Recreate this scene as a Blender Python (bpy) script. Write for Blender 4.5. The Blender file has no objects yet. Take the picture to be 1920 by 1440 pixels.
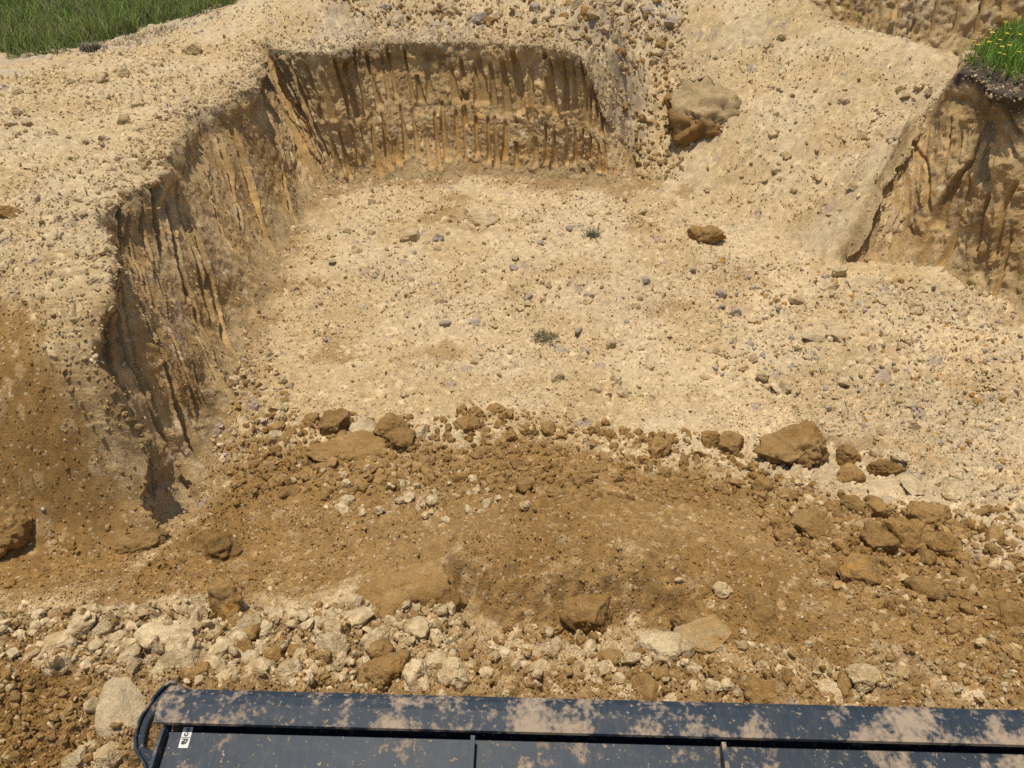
import bpy, math, random
import numpy as np
from mathutils import Vector, Matrix

# ------------------------------------------------------------------ camera, sky, sun, exposure
scene = bpy.context.scene
COL = scene.collection
FPX, PITCH, HCAM = 1331.0, math.radians(34.0), 3.3        # focal length in photo pixels, downward pitch, eye height over the pit floor
cd = bpy.data.cameras.new('camera')
cd.sensor_fit = 'HORIZONTAL'; cd.sensor_width = 36.0; cd.lens = 36.0 * FPX / 1920.0
cd.clip_start = 0.05; cd.clip_end = 500.0
cam = bpy.data.objects.new('camera', cd); COL.objects.link(cam)
cam.location = (0, 0, HCAM); cam.rotation_euler = (math.radians(90) - PITCH, 0, 0)
scene.camera = cam

SUN = Vector((-0.12, 0.01, 0.97)).normalized()            # direction towards the sun: very high, a little to the left
w = bpy.data.worlds.new('World'); scene.world = w; w.use_nodes = True
nt = w.node_tree; nt.nodes.clear()
sky = nt.nodes.new('ShaderNodeTexSky'); sky.sky_type = 'NISHITA'; sky.sun_disc = False
sky.sun_elevation = math.asin(SUN.z); sky.sun_rotation = math.atan2(SUN.x, SUN.y)
bg = nt.nodes.new('ShaderNodeBackground'); bg.inputs[1].default_value = 0.125
wo = nt.nodes.new('ShaderNodeOutputWorld')
nt.links.new(sky.outputs[0], bg.inputs[0]); nt.links.new(bg.outputs[0], wo.inputs[0])
sl = bpy.data.lights.new('sun', 'SUN'); sl.energy = 4.25; sl.angle = math.radians(0.5); sl.color = (1.0, 0.95, 0.87)
so = bpy.data.objects.new('sun', sl); COL.objects.link(so); so.location = (0, 0, 30)
so.rotation_euler = SUN.to_track_quat('Z', 'Y').to_euler()
vs = scene.view_settings
vs.view_transform = 'Standard'; vs.look = 'None'; vs.exposure = 0.0; vs.gamma = 1.0; vs.use_curve_mapping = False
scene.cycles.max_bounces = 4; scene.cycles.diffuse_bounces = 2; scene.cycles.use_denoising = False

R = random.Random(11)
NPR = np.random.RandomState(5)

# ------------------------------------------------------------------ helpers
def at(px, py, z):
    """point of the photograph's ray (px, py) at world height z"""
    cx = (px - 960) / FPX; cy = -(py - 720) / FPX
    d = np.array((cx, math.cos(PITCH) + cy * math.sin(PITCH), -math.sin(PITCH) + cy * math.cos(PITCH)))
    t = (z - HCAM) / d[2]
    return np.array((d[0] * t, d[1] * t, z))

U4 = np.uint32
def hsh(ix, iy, iz, seed):
    h = ix.astype(U4) * U4(374761393); h += iy.astype(U4) * U4(668265263)
    if isinstance(iz, np.ndarray): h += iz.astype(U4) * U4(2147483647); iz = 0
    h += U4((iz * 2147483647 + seed * 1274126177) & 0xFFFFFFFF)
    h ^= h >> U4(13); h *= U4(1274126177); h ^= h >> U4(16); h *= U4(2246822519); h ^= h >> U4(15)
    return h * (1.0 / 4294967295.0)

def vnoise(x, y, z=None, seed=0):
    """smooth value noise, about -1..1"""
    x0 = np.floor(x); y0 = np.floor(y); fx = x - x0; fy = y - y0
    ux = fx * fx * fx * (fx * (fx * 6 - 15) + 10); uy = fy * fy * fy * (fy * (fy * 6 - 15) + 10)
    ix = x0.astype(np.int64); iy = y0.astype(np.int64)
    def layer(iz):
        a = hsh(ix, iy, iz, seed); b = hsh(ix + 1, iy, iz, seed); c = hsh(ix, iy + 1, iz, seed); d = hsh(ix + 1, iy + 1, iz, seed)
        return (a * (1 - ux) + b * ux) * (1 - uy) + (c * (1 - ux) + d * ux) * uy
    if z is None:
        return layer(0) * 2 - 1
    z0 = np.floor(z); fz = z - z0; uz = fz * fz * (3 - 2 * fz); iz = z0.astype(np.int64)
    return (layer(iz) * (1 - uz) + layer(iz + 1) * uz) * 2 - 1

def fbm(x, y, z=None, seed=0, octaves=4, gain=0.5):
    s = 0; a = 1.0; n = 0; f = 1.0
    for o in range(octaves):
        c, s2 = math.cos(o * 0.9), math.sin(o * 0.9)
        s = s + a * vnoise((x * c - y * s2) * f, (x * s2 + y * c) * f, None if z is None else z * f, seed + o * 17)
        n += a; a *= gain; f *= 2.03
    return s / n

def clods(x, y, size, seed, fill=0.8):
    """rounded lumps of about the given size as a height field; returns height and a per-lump random number"""
    gx = x / size; gy = y / size
    gx, gy = gx + .30 * vnoise(gx * 2.3, gy * 2.3, seed=seed + 50) + .10 * vnoise(gx * 6.1, gy * 6.1, seed=seed + 52), gy + .30 * vnoise(gx * 2.3 + 9, gy * 2.3, seed=seed + 51) + .10 * vnoise(gx * 6.1 + 5, gy * 6.1, seed=seed + 53)
    ix = np.floor(gx).astype(np.int64); iy = np.floor(gy).astype(np.int64)
    best = np.zeros_like(gx); rid = np.zeros_like(gx)
    for dx in (-1, 0, 1):
        for dy in (-1, 0, 1):
            jx = ix + dx; jy = iy + dy
            px = jx + hsh(jx, jy, 1, seed); py = jy + hsh(jx, jy, 2, seed)
            q = hsh(jx, jy, 3, seed); r = 0.25 + 0.5 * hsh(jx, jy, 4, seed)
            d2 = ((gx - px) ** 2 + (gy - py) ** 2) / (r * r)
            h = np.clip(1 - d2, 0, 1) ** .38 * r * (.35 + .75 * q / fill) * (q < fill)
            m = h > best
            best = np.where(m, h, best); rid = np.where(m, hsh(jx, jy, 5, seed), rid)
    return best * size, rid

def sstep(a, b, x):
    t = np.clip((x - a) / (b - a), 0, 1); return t * t * (3 - 2 * t)

def inside(poly, x, y):
    r = np.zeros(x.shape, bool); n = len(poly)
    for i in range(n):
        x1, y1 = poly[i]; x2, y2 = poly[(i + 1) % n]
        if y1 == y2: continue
        c = ((y1 > y) != (y2 > y)) & (x < (x2 - x1) * (y - y1) / (y2 - y1) + x1)
        r ^= c
    return r

def edge_dist(line, x, y):
    d = np.full(x.shape, 1e18)
    for (x1, y1), (x2, y2) in zip(line[:-1], line[1:]):
        ex, ey = x2 - x1, y2 - y1; l2 = ex * ex + ey * ey + 1e-12
        ax_ = x - x1; ay_ = y - y1
        t = ax_ * (ex / l2); t += ay_ * (ey / l2); np.clip(t, 0, 1, out=t)
        ax_ -= t * ex; ay_ -= t * ey; ax_ *= ax_; ay_ *= ay_; ax_ += ay_
        np.minimum(d, ax_, out=d)
    return np.sqrt(d)

def soft_poly(poly, x, y, width):
    """1 well inside, 0 well outside, 0.5 on the edge"""
    d = edge_dist(list(poly) + [poly[0]], x, y)
    return sstep(-width, width, np.where(inside(poly, x, y), d, -d))

class RBF:
    def __init__(self, pts, c=0.45):
        self.p = np.array(pts, float); self.c = c
        n = len(self.p); P = self.p[:, :2]
        A = np.sqrt(((P[:, None] - P[None]) ** 2).sum(-1) + c * c) + np.eye(n) * -0.02
        M = np.zeros((n + 1, n + 1)); M[:n, :n] = A; M[n, :n] = 1; M[:n, n] = 1
        self.w = np.linalg.solve(M, np.concatenate([self.p[:, 2], [0]]))
    def __call__(self, x, y):
        o = np.full(x.shape, self.w[-1])
        for (px, py, _), wt in zip(self.p, self.w[:-1]):
            o += wt * np.sqrt((x - px) ** 2 + (y - py) ** 2 + self.c ** 2)
        return o

def mesh_from(name, verts, faces, col=None, smooth=True, extra=None):
    """numpy verts and faces (n,3 or n,4) to a mesh with colour attribute 'col'"""
    me = bpy.data.meshes.new(name)
    V = np.ascontiguousarray(verts, np.float32); Fa = np.ascontiguousarray(faces, np.int32)
    k = Fa.shape[1]
    me.vertices.add(len(V)); me.vertices.foreach_set('co', V.ravel())
    me.loops.add(Fa.size); me.loops.foreach_set('vertex_index', Fa.ravel())
    me.polygons.add(len(Fa)); me.polygons.foreach_set('loop_start', np.arange(0, Fa.size, k, dtype=np.int32))
    me.polygons.foreach_set('use_smooth', np.full(len(Fa), smooth))
    if col is not None:
        a = me.attributes.new('col', 'FLOAT_COLOR', 'POINT')
        a.data.foreach_set('color', np.concatenate([col, np.ones((len(col), 1))], 1).astype(np.float32).ravel())
    for nm, arr in (extra or {}).items():
        a = me.attributes.new(nm, 'FLOAT', 'POINT'); a.data.foreach_set('value', np.ascontiguousarray(arr, np.float32))
    me.update(calc_edges=True); me.validate()
    return me

def grid_faces(nr, nc):
    i = np.arange(nr * nc).reshape(nr, nc)
    return np.stack([i[:-1, :-1].ravel(), i[:-1, 1:].ravel(), i[1:, 1:].ravel(), i[1:, :-1].ravel()], 1)

def obj(name, me, mat=None, parent=None):
    o = bpy.data.objects.new(name, me); COL.objects.link(o)
    if mat is not None and len(me.materials) == 0: me.materials.append(mat)
    if parent is not None: o.parent = parent
    return o

def tag(o, label=None, cat=None, group=None, kind=None):
    if label: o['label'] = label
    if cat: o['category'] = cat
    if group: o['group'] = group
    if kind: o['kind'] = kind
    return o

def mixc(a, b, t):
    return a * (1 - t[..., None]) + np.asarray(b) * t[..., None]

# ------------------------------------------------------------------ materials
def nodes(name):
    m = bpy.data.materials.new(name); m.use_nodes = True
    n = m.node_tree; b = n.nodes['Principled BSDF']
    return m, n, b

def N(n, t, **kw):
    x = n.nodes.new(t)
    for k, v in kw.items():
        if k.startswith('i_'):
            key = k[2:]
            x.inputs[int(key) if key.isdigit() else key.replace('_', ' ')].default_value = v
        else: setattr(x, k, v)
    return x

def ramp(n, stops):
    r = n.nodes.new('ShaderNodeValToRGB'); e = r.color_ramp.elements
    while len(e) < len(stops): e.new(0.5)
    for el, (p, c) in zip(e, stops):
        el.position = p; el.color = (c, c, c, 1) if isinstance(c, (int, float)) else (*c, 1)
    return r

def earth_material(name, atype='GEOMETRY', scale=1.0, bump=0.012, flecks=0.4, rand=0.0):
    m, n, b = nodes(name); L = n.links.new
    at_ = N(n, 'ShaderNodeAttribute', attribute_type=atype, attribute_name='col')
    tc = N(n, 'ShaderNodeTexCoord')
    vec = tc.outputs['Object']
    if rand > 0: vec = N(n, 'ShaderNodeNewGeometry').outputs['Position']
    n1 = N(n, 'ShaderNodeTexNoise', i_Scale=14 * scale, i_Detail=6.0, i_Roughness=0.65); L(vec, n1.inputs['Vector'])
    n2 = N(n, 'ShaderNodeTexNoise', i_Scale=85 * scale, i_Detail=2.5, i_Roughness=0.6); L(vec, n2.inputs['Vector'])
    r1 = ramp(n, [(0.25, 0.74), (0.75, 1.2)]); L(n1.outputs[0], r1.inputs[0])
    r2 = ramp(n, [(0.28, 0.68), (0.72, 1.24)]); L(n2.outputs[0], r2.inputs[0])
    m1 = N(n, 'ShaderNodeMix', data_type='RGBA', blend_type='MULTIPLY'); m1.inputs[0].default_value = 1
    L(at_.outputs['Color'], m1.inputs[6]); L(r1.outputs[0], m1.inputs[7])
    m2 = N(n, 'ShaderNodeMix', data_type='RGBA', blend_type='MULTIPLY'); m2.inputs[0].default_value = 1
    L(m1.outputs[2], m2.inputs[6]); L(r2.outputs[0], m2.inputs[7])
    out = m2.outputs[2]
    if flecks > 0:
        vo = N(n, 'ShaderNodeTexVoronoi', i_Scale=70 * scale); L(vec, vo.inputs['Vector'])
        bw = N(n, 'ShaderNodeSeparateColor'); L(vo.outputs['Color'], bw.inputs[0])
        gt = N(n, 'ShaderNodeMath', operation='GREATER_THAN'); gt.inputs[1].default_value = 0.965; L(bw.outputs[0], gt.inputs[0])
        mu = N(n, 'ShaderNodeMath', operation='MULTIPLY'); mu.inputs[1].default_value = flecks; L(gt.outputs[0], mu.inputs[0])
        m3 = N(n, 'ShaderNodeMix', data_type='RGBA'); L(mu.outputs[0], m3.inputs[0]); L(out, m3.inputs[6]); m3.inputs[7].default_value = (0.62, 0.50, 0.34, 1)
        out = m3.outputs[2]
    if rand > 0:
        oi = N(n, 'ShaderNodeObjectInfo')
        rr = ramp(n, [(0.0, 1 - rand), (1.0, 1 + rand)]); L(oi.outputs['Random'], rr.inputs[0])
        m4 = N(n, 'ShaderNodeMix', data_type='RGBA', blend_type='MULTIPLY'); m4.inputs[0].default_value = 1
        L(out, m4.inputs[6]); L(rr.outputs[0], m4.inputs[7]); out = m4.outputs[2]
    L(out, b.inputs['Base Color'])
    ad = N(n, 'ShaderNodeMath', operation='MULTIPLY_ADD'); ad.inputs[1].default_value = 0.5
    L(n2.outputs[0], ad.inputs[0]); L(n1.outputs[0], ad.inputs[2])
    b.inputs['Roughness'].default_value = 0.95; b.inputs['Specular IOR Level'].default_value = 0.12
    if bump <= 0: return m
    bp = N(n, 'ShaderNodeBump', i_Strength=1.0, i_Distance=bump); L(ad.outputs[0], bp.inputs['Height'])
    if atype == 'GEOMETRY' and rand == 0.0:
        sm = N(n, 'ShaderNodeAttribute', attribute_name='smear')
        iv = N(n, 'ShaderNodeMath', operation='MULTIPLY_ADD'); iv.inputs[1].default_value = -0.85; iv.inputs[2].default_value = 1.0
        L(sm.outputs['Fac'], iv.inputs[0]); L(iv.outputs[0], bp.inputs['Strength'])
    L(bp.outputs[0], b.inputs['Normal'])
    b.inputs['Roughness'].default_value = 0.95; b.inputs['Specular IOR Level'].default_value = 0.12
    return m

M_EARTH = earth_material('earth')
M_CRUMB = earth_material('crumbs', 'INSTANCER', scale=0.06, bump=0, flecks=0)
M_ROCK = earth_material('lump', 'GEOMETRY', scale=2.0, bump=0.012, flecks=0.2, rand=0.14)

# palette (albedo)
TAN = np.array((0.485, 0.340, 0.165)); TAN2 = np.array((0.545, 0.405, 0.225)); BROWN = np.array((0.258, 0.144, 0.045))
BROWN2 = np.array((0.310, 0.184, 0.067)); PALE = np.array((0.60, 0.445, 0.245)); LILAC = np.array((0.36, 0.268, 0.185))
WALL = np.array((0.42, 0.265, 0.108)); ORANGE = np.array((0.49, 0.275, 0.085)); SMEAR = np.array((0.42, 0.26, 0.098))
DARKSOIL = np.array((0.055, 0.042, 0.032)); GREYISH = np.array((0.37, 0.305, 0.22))

# ------------------------------------------------------------------ the lie of the land
W3 = lambda L: [tuple(at(*p)) for p in L]
heap_pts = W3([(1280, 372, 0.04), (1450, 420, 0.03), (1570, 440, 0.05), (1200, 300, .28), (1280, 200, .85), (1400, 200, .94), (1500, 200, 1.02), (1600, 200, 1.09),
               (1500, 320, .47), (1330, 290, .45), (1450, 100, 1.49), (1640, 360, .42), (1700, 260, .88), (1180, 345, .12)])
crest_pts = W3([(1200, 150, 1.10), (1250, 100, 1.40), (1250, 30, 1.82), (1400, 20, 1.96), (1480, 0, 2.10), (1590, 62, 1.80), (1700, 100, 1.66), (1800, 140, 1.52)])
ridge_pts = W3([(600, 20, 2.02), (750, 32, 1.92), (900, 22, 1.95), (1050, 32, 1.92), (1200, 25, 2.02), (1320, 8, 2.15)]) + \
            [(-3, 15.5, 2.25), (0, 15, 2.3), (3, 14.5, 2.45), (0, 22, 2.5), (8, 24, 2.6), (-8, 24, 2.3), (-14, 12, 1.7), (-14, 20, 2.0), (-20, 30, 2.5), (20, 30, 2.8), (0, 40, 3.0)]
pit2_pts = [(5.6, 12.3, 1.25), (6.6, 12.0, 1.05), (8.0, 12.6, 1.05), (7.2, 10.6, 1.1), (6.4, 12.9, 1.1)]
# top and foot of the dug faces, pairwise
TB_MAIN = [((262, 1005, .14), (285, 1012, .04)), ((245, 880, .45), (330, 960, 0)), ((195, 750, .87), (372, 880, 0)), ((170, 620, 1.2), (402, 800, 0)),
           ((165, 495, 1.37), (425, 740, 0)), ((172, 390, 1.41), (432, 668, 0)), ((300, 305, 1.41), (488, 565, 0)), ((342, 215, 1.43), (525, 490, 0)),
           ((425, 190, 1.46), (545, 440, 0)), ((465, 145, 1.52), (565, 400, 0)), ((492, 85, 1.63), (600, 365, .02)), ((580, 98, 1.70), (650, 348, .05)),
           ((690, 77, 1.74), (740, 338, .06)), ((800, 77, 1.73), (830, 330, .07)), ((950, 80, 1.73), (955, 330, .08)), ((1075, 93, 1.72), (1075, 340, .09)),
           ((1115, 150, 1.36), (1112, 345, .10)), ((1140, 215, .95), (1150, 350, .12)), ((1190, 290, .4), (1195, 348, .14))]
TB_RIGHT = [((1586, 484, .06), (1592, 492, 0)), ((1640, 372, .62), (1612, 494, 0)), ((1695, 275, 1.06), (1640, 497, .0)), ((1755, 190, 1.48), (1668, 500, .0)),
            ((1802, 138, 1.83), (1700, 502, .0)), ((1860, 158, 1.82), (1765, 508, .02)), ((1910, 178, 1.83), (1830, 540, .04)), ]
def wp(L, k): return [at(*p[k]) for p in L]
MT, MB = wp(TB_MAIN, 0), wp(TB_MAIN, 1)
RT = wp(TB_RIGHT, 0) + [np.array(p) for p in ((5.3, 6.5, 1.84), (5.55, 5.3, 1.84), (6.2, 2.0, 1.8))]
RB = wp(TB_RIGHT, 1) + [np.array(p) for p in ((4.84, 6.1, .05), (4.97, 5.1, .1), (5.6, 2.0, .4))]
A3 = lambda *L: [np.array(p, float) for p in L]
FT = A3((4.3, 13.4, 2.25), (5.2, 13.6, 2.6), (6.0, 13.9, 2.8), (7.2, 14.3, 3.0), (9.0, 14.2, 3.1), (11, 13.6, 3.1), (13.5, 12.6, 3.1))
FB = A3((4.5, 13.0, 2.0), (5.5, 12.9, 1.5), (6.1, 13.1, 1.25), (7.2, 13.4, 1.05), (8.9, 13.3, 1.0), (10.6, 12.7, 1.0), (12.9, 11.8, 1.0))
lower = RBF(W3([
    (540, 440, 0), (520, 520, 0), (430, 680, .02), (420, 760, 0), (640, 350, .05), (850, 335, .08), (1080, 342, .1), (960, 420, 0), (960, 520, -.03),
    (960, 620, -.03), (1250, 520, 0), (1250, 620, 0), (700, 560, 0), (700, 680, 0), (1400, 700, 0), (1600, 640, .05), (1750, 540, .06), (1880, 620, .1),
    (1900, 750, .1), (1700, 800, .05), (960, 760, .02), (600, 800, .04), (1300, 800, .05), (500, 870, .05), (760, 870, .1), (960, 880, .12),
    (1250, 900, .15), (1500, 950, .2), (1700, 960, .25), (1900, 950, .25), (430, 950, .04), (600, 1000, .1), (900, 1000, .25), (1250, 1000, .30),
    (1500, 1050, .35), (1800, 1100, .4), (430, 1050, .1), (600, 1080, .15), (760, 1060, .33), (900, 1050, .38), (1100, 1050, .40), (1250, 1070, .40),
    (900, 1190, .30), (1100, 1190, .30), (1330, 1150, .42), (1500, 1200, .5), (1800, 1250, .55), (0, 1185, .42), (200, 1185, .42), (400, 1200, .38),
    (700, 1180, .42), (700, 1250, .46), (300, 1260, .46), (1000, 1260, .42), (1300, 1280, .5), (1600, 1300, .55), (1900, 1320, .6),
    (0, 1110, .22), (150, 1090, .2), (280, 1050, .12), (330, 1070, .1), (60, 1380, .34), (0, 1300, .46)])
    + [(-3, .6, .4), (0, .8, .42), (3, .8, .55), (-3, -3, .4), (3, -3, .5), (0, -3, .4), (-6, 2, .5), (5.2, 3, .3), (7, 2, .6), (4.9, 5.4, .1)]
    + heap_pts + crest_pts + pit2_pts + [tuple(p) for p in MB + RB + FB])
upper = RBF(W3([
    (0, 560, 1.27), (60, 640, 1.15), (100, 760, .9), (150, 850, .6), (0, 760, .93), (0, 900, .55), (100, 950, .40), (200, 980, .22), (260, 1000, .12), (0, 1000, .35),
    (0, 1110, .22), (150, 1090, .2), (280, 1050, .12), (170, 480, 1.36), (170, 600, 1.2), (200, 750, .85), (250, 870, .45),
    (180, 380, 1.4), (0, 450, 1.38), (0, 300, 1.4), (150, 250, 1.4), (0, 130, 1.47), (200, 130, 1.5), (330, 220, 1.42), (345, 215, 1.42), (465, 150, 1.5),
    (490, 85, 1.62), (400, 120, 1.5), (350, 60, 1.62), (450, 18, 1.92), (200, 95, 1.52), (300, 45, 1.58), (0, 60, 1.47), (580, 95, 1.70),
    (690, 70, 1.74), (800, 70, 1.72), (950, 75, 1.72), (1080, 90, 1.72)]) + [(-5, 1, .4), (-6, 3, .6), (-7, 5, 1.4), (-10, 7, 1.4)] + crest_pts[:5] + ridge_pts + [tuple(p) for p in MT[1:] + FT[:3]])

mid = lambda T, B, k: [(t[0] * k + b[0] * (1 - k), t[1] * k + b[1] * (1 - k)) for t, b in zip(T, B)]
seamM = mid(MT, MB, 1.08); seamR = mid(RT, RB, 1.08); seamF = mid(FT, FB, 1.1)
POLY_UP = seamM + [(1.7, 11.3), (2.3, 12.3), (3.5, 13.0), (4.0, 13.2)] + seamF + [(30, 12.4), (60, 90), (-60, 90), (-60, 1.0), (-4.5, 1.4), (-3.2, 2.3)]
corner = seamR[4]
POLY_R = seamR[4:] + [(7, -2), (40, -2), (40, 11.5), (12.8, 11.0), (10, 11.4), (8.2, 11.6), (7.1, 11.0), (6.2, 10.0), (corner[0] + .25, corner[1] + .5)]
POLY_SP = seamR[:5] + [(corner[0] + .15, corner[1] + 1.4), (seamR[0][0] - 1.0, seamR[0][1] + 1.6), (seamR[0][0] - .8, seamR[0][1] + .1)]
SCARP = [tuple(at(x, y, .3)[:2]) for x, y in ((845, 1130), (900, 1158), (1000, 1166), (1100, 1160), (1180, 1168), (1275, 1172))]

def base_z(x, y):
    zl = lower(x, y); zu = upper(x, y)
    up = soft_poly(POLY_UP, x, y, 0.03 + 0.5 * sstep(0.03, .6, edge_dist(seamM[:-2], x, y)))
    far = sstep(9.5, 12.5, y) * sstep(3.0, 5.5, x)
    zu = zu + far * 0.45
    z = zl * (1 - up) + zu * up
    z = z + 0.24 * np.exp(-(((x - 2.75) / .75) ** 2 + ((y - 10.1) / .85) ** 2)) * (1 - up) + 0.12 * np.exp(-(((x - 3.9) / .6) ** 2 + ((y - 10.0) / .8) ** 2))
    pr = soft_poly(POLY_R, x, y, 0.03)
    zr = 1.83 + 0.04 * vnoise(x * .8, y * .8, seed=4) + 0.02 * (y - 7)
    z = z * (1 - pr) + zr * pr
    sp = soft_poly(POLY_SP, x, y, 0.03)
    zs = np.full(x.shape, -1.0)
    for (a, b, ta, tb) in zip(seamR[:4], seamR[1:5], RT[:4], RT[1:5]):
        ex, ey = b[0] - a[0], b[1] - a[1]
        t = np.clip(((x - a[0]) * ex + (y - a[1]) * ey) / (ex * ex + ey * ey), 0, 1)
        zs = np.maximum(zs, ta[2] + (tb[2] - ta[2]) * t - 1.25 * np.hypot(x - a[0] - t * ex, y - a[1] - t * ey))
    z = np.where(sp > 0, np.maximum(z, z * (1 - sp) + zs * sp), z)
    # the little scarp in the brown fill, facing the machine
    d = edge_dist(SCARP, x, y)
    sx0, sx1 = SCARP[0][0], SCARP[-1][0]
    ys = np.interp(x, [p[0] for p in SCARP], [p[1] for p in SCARP]) + .03 * fbm(x * 6, y * 6, seed=91, octaves=3)
    st = sstep(-.03, .20, y - ys)
    ends = sstep(sx0 - .06, sx0 + .03, x) * (1 - sstep(sx1 - .05, sx1 + .1, x))
    z = z + ends * (st * 0.11 * np.exp(-((y - ys) / .45) ** 2) - (1 - st) * 0.09 * np.exp(-((y - ys) / .22) ** 2))
    return z, up, pr

fill_px = [(425, 870), (470, 835), (560, 815), (760, 830), (900, 800), (1100, 830), (1250, 868), (1330, 850), (1400, 880), (1500, 925), (1600, 960), (1700, 960), (1760, 1005),
           (1850, 1090), (1960, 1150), (2050, 1500), (1500, 1330), (1280, 1260), (1180, 1225), (900, 1225), (850, 1150), (650, 1132), (430, 1150), (200, 1150), (280, 1040), (330, 940)]
FILL = [tuple(at(x, y, .2)[:2]) for x, y in fill_px]
SLUMP = [tuple(at(*p)[:2]) for p in ((-900, 640, 1.0), (0, 575, 1.2), (80, 640, 1.1), (130, 720, .95), (175, 800, .7), (250, 900, .4), (290, 1030, .12), (260, 1120, .2), (0, 1140, .25), (-800, 1140, .25))]
BANK = [tuple(at(x, y, .42)[:2]) for x, y in ((-600, 1150), (0, 1158), (300, 1150), (500, 1162), (680, 1135), (830, 1130), (870, 1190), (900, 1240), (1240, 1225), (1400, 1275), (1700, 1330), (1920, 1500), (300, 1600), (-600, 1600))]
GRASSL = [(-40, 7), (-9, 9.3), (-7.05, 11.2), (-6.3, 12.6), (-5.6, 13.6), (-5.3, 15.5), (-4.8, 20), (-5, 90), (-60, 90)]

def ground(x, y, detail=True):
    """world height, colour and smear of the ground sheet at x, y"""
    z, up, pr = base_z(x, y)
    b1 = fbm(x * 1.1, y * 1.1, seed=3, octaves=3)
    jit = 0.16 * fbm(x * 3, y * 3, seed=31, octaves=4) + 0.05 * vnoise(x * 22, y * 22, seed=37)
    fill = np.maximum(soft_poly(FILL, x + jit, y + jit * 1.1, 0.10), soft_poly(SLUMP, x + jit, y + 0.7 * jit, 0.22))
    slump = soft_poly(SLUMP, x + jit, y + 0.7 * jit, 0.22)
    bank = soft_poly(BANK, x + jit, y + jit, 0.10)
    heap = (1 - up) * sstep(0.15, 0.5, z) * sstep(6.2, 7.2, y) * (1 - pr)
    ridge = up * sstep(9.6, 10.6, y) * sstep(-3.6, -2.4, x) + (1 - up) * sstep(9.8, 10.8, y) * sstep(0, 1, x) * (1 - sstep(2.2, 3.4, x))
    smooth = fill * sstep(-.05, .4, fbm(x * .9 + 5, y * .9, seed=8, octaves=2)) * (1 - bank) * .7
    smooth = np.maximum(smooth, soft_poly([tuple(at(*p)[:2]) for p in ((60, 920, .5), (230, 940, .35), (265, 1010, .15), (240, 1030, .15), (120, 1000, .3), (0, 960, .4), (-90, 930, .5))], x, y, .1))
    smooth = np.maximum(smooth, .8 * soft_poly([tuple(at(*p)[:2]) for p in ((430, 1010, .1), (560, 1000, .12), (640, 1040, .14), (560, 1080, .14), (450, 1080, .12), (330, 1090, .1), (380, 1040, .1))], x, y, .1))
    smooth = np.maximum(smooth, .72 * slump)
    pack = sstep(.02, .30, fbm(x * .8 + 20, y * .9, seed=95, octaves=3)) * (1 - bank) * (1 - ridge) * (1 - heap)
    smooth = np.maximum(smooth, .34 * pack)
    dirtside = sstep(.15, .9, fbm(x * .55 + 3, y * .55, seed=12, octaves=3) + .55 * sstep(1.2, 3.2, x) * (1 - sstep(6.0, 7.5, y)) * (1 - up))
    rough = 1.0 + 0.5 * dirtside + 0.8 * ridge + 0.55 * heap * sstep(-.3, .4, fbm(x * 1.1, y * 1.1, seed=97, octaves=3)) + 0.5 * bank - 0.85 * smooth
    disp = 0.05 * b1 + 0.018 * fbm(x * 5, y * 5, seed=21, octaves=3) * rough
    c1, i1 = clods(x, y, 0.17, 1, .16); c2, i2 = clods(x, y, 0.085, 2, .45); c3, i3 = clods(x, y, 0.042, 3, .80)
    c4, i4 = clods(x + .013 * vnoise(x * 60, y * 60, seed=5), y, 0.022, 4, .95)
    big = np.clip(rough - .55, 0, 1.6)
    disp = disp + 0.55 * c1 * big * (0.3 + ridge + .6 * bank) + 0.7 * c2 * rough * .8 + 0.6 * c3 * np.clip(rough, .12, 1.2) + 0.55 * c4 * np.clip(rough, .2, 1)
    disp = disp + ridge * 0.11 * np.abs(fbm(x * 2.2, y * 2.2, seed=41, octaves=4)) + 0.010 * fbm(x * 18, y * 18, seed=23, octaves=3) * np.clip(rough, .3, 2)
    crk = np.clip(np.abs(fbm(x * 11, y * 11, seed=24, octaves=4, gain=.6)), 0, .3) / .3
    crk2 = np.clip(np.abs(fbm(x * 27, y * 27, seed=25, octaves=3, gain=.6)), 0, .3) / .3
    disp = disp + (0.024 * crk + 0.012 * crk2) * np.clip(rough, .1, 1.4)
    heaprun = heap * 0.035 * fbm((x + .4 * y) * 2.6, (y - .4 * x) * .6, seed=51, octaves=3)
    z = z + disp - 0.01 + heaprun
    # colour
    t = 0.5 + 0.5 * fbm(x * 1.7, y * 1.7, seed=61, octaves=4)
    col = mixc(np.broadcast_to(TAN, x.shape + (3,)), TAN2, sstep(.3, .75, t))
    col = mixc(col, BROWN2, .75 * sstep(.34, .62, fbm(x * 1.3 + 9, y * 1.3, seed=66, octaves=5) ) * (1 - up) * (1 - heap))
    col = mixc(col, GREYISH, .4 * ridge * sstep(-.25, .35, fbm(x * .9, y * .9, seed=69, octaves=3)))
    col = mixc(col, GREYISH, .25 * dirtside * (1 - up))
    col = mixc(col, ORANGE, .38 * sstep(.25, .55, fbm(x * 3.1, y * 3.1, seed=71, octaves=4)) * dirtside)
    col = mixc(col, PALE * 1.06, .7 * sstep(.12, .4, fbm(x * 1.6 + 3, y * 1.6, seed=72, octaves=5)) * sstep(.8, 2.2, x) * (1 - up) * (1 - sstep(6.5, 7.5, y)))
    fw = fill * (1 - .92 * bank)
    col = mixc(col, mixc(np.broadcast_to(BROWN, x.shape + (3,)), BROWN2, sstep(.3, .7, t)), fw)
    # soil dribbled from the faces on to the foot
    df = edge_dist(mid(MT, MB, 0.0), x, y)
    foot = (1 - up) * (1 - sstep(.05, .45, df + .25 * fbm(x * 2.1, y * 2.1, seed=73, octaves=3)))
    col = mixc(col, (0.26, 0.155, .058), .8 * foot * (1 - fw))
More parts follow.
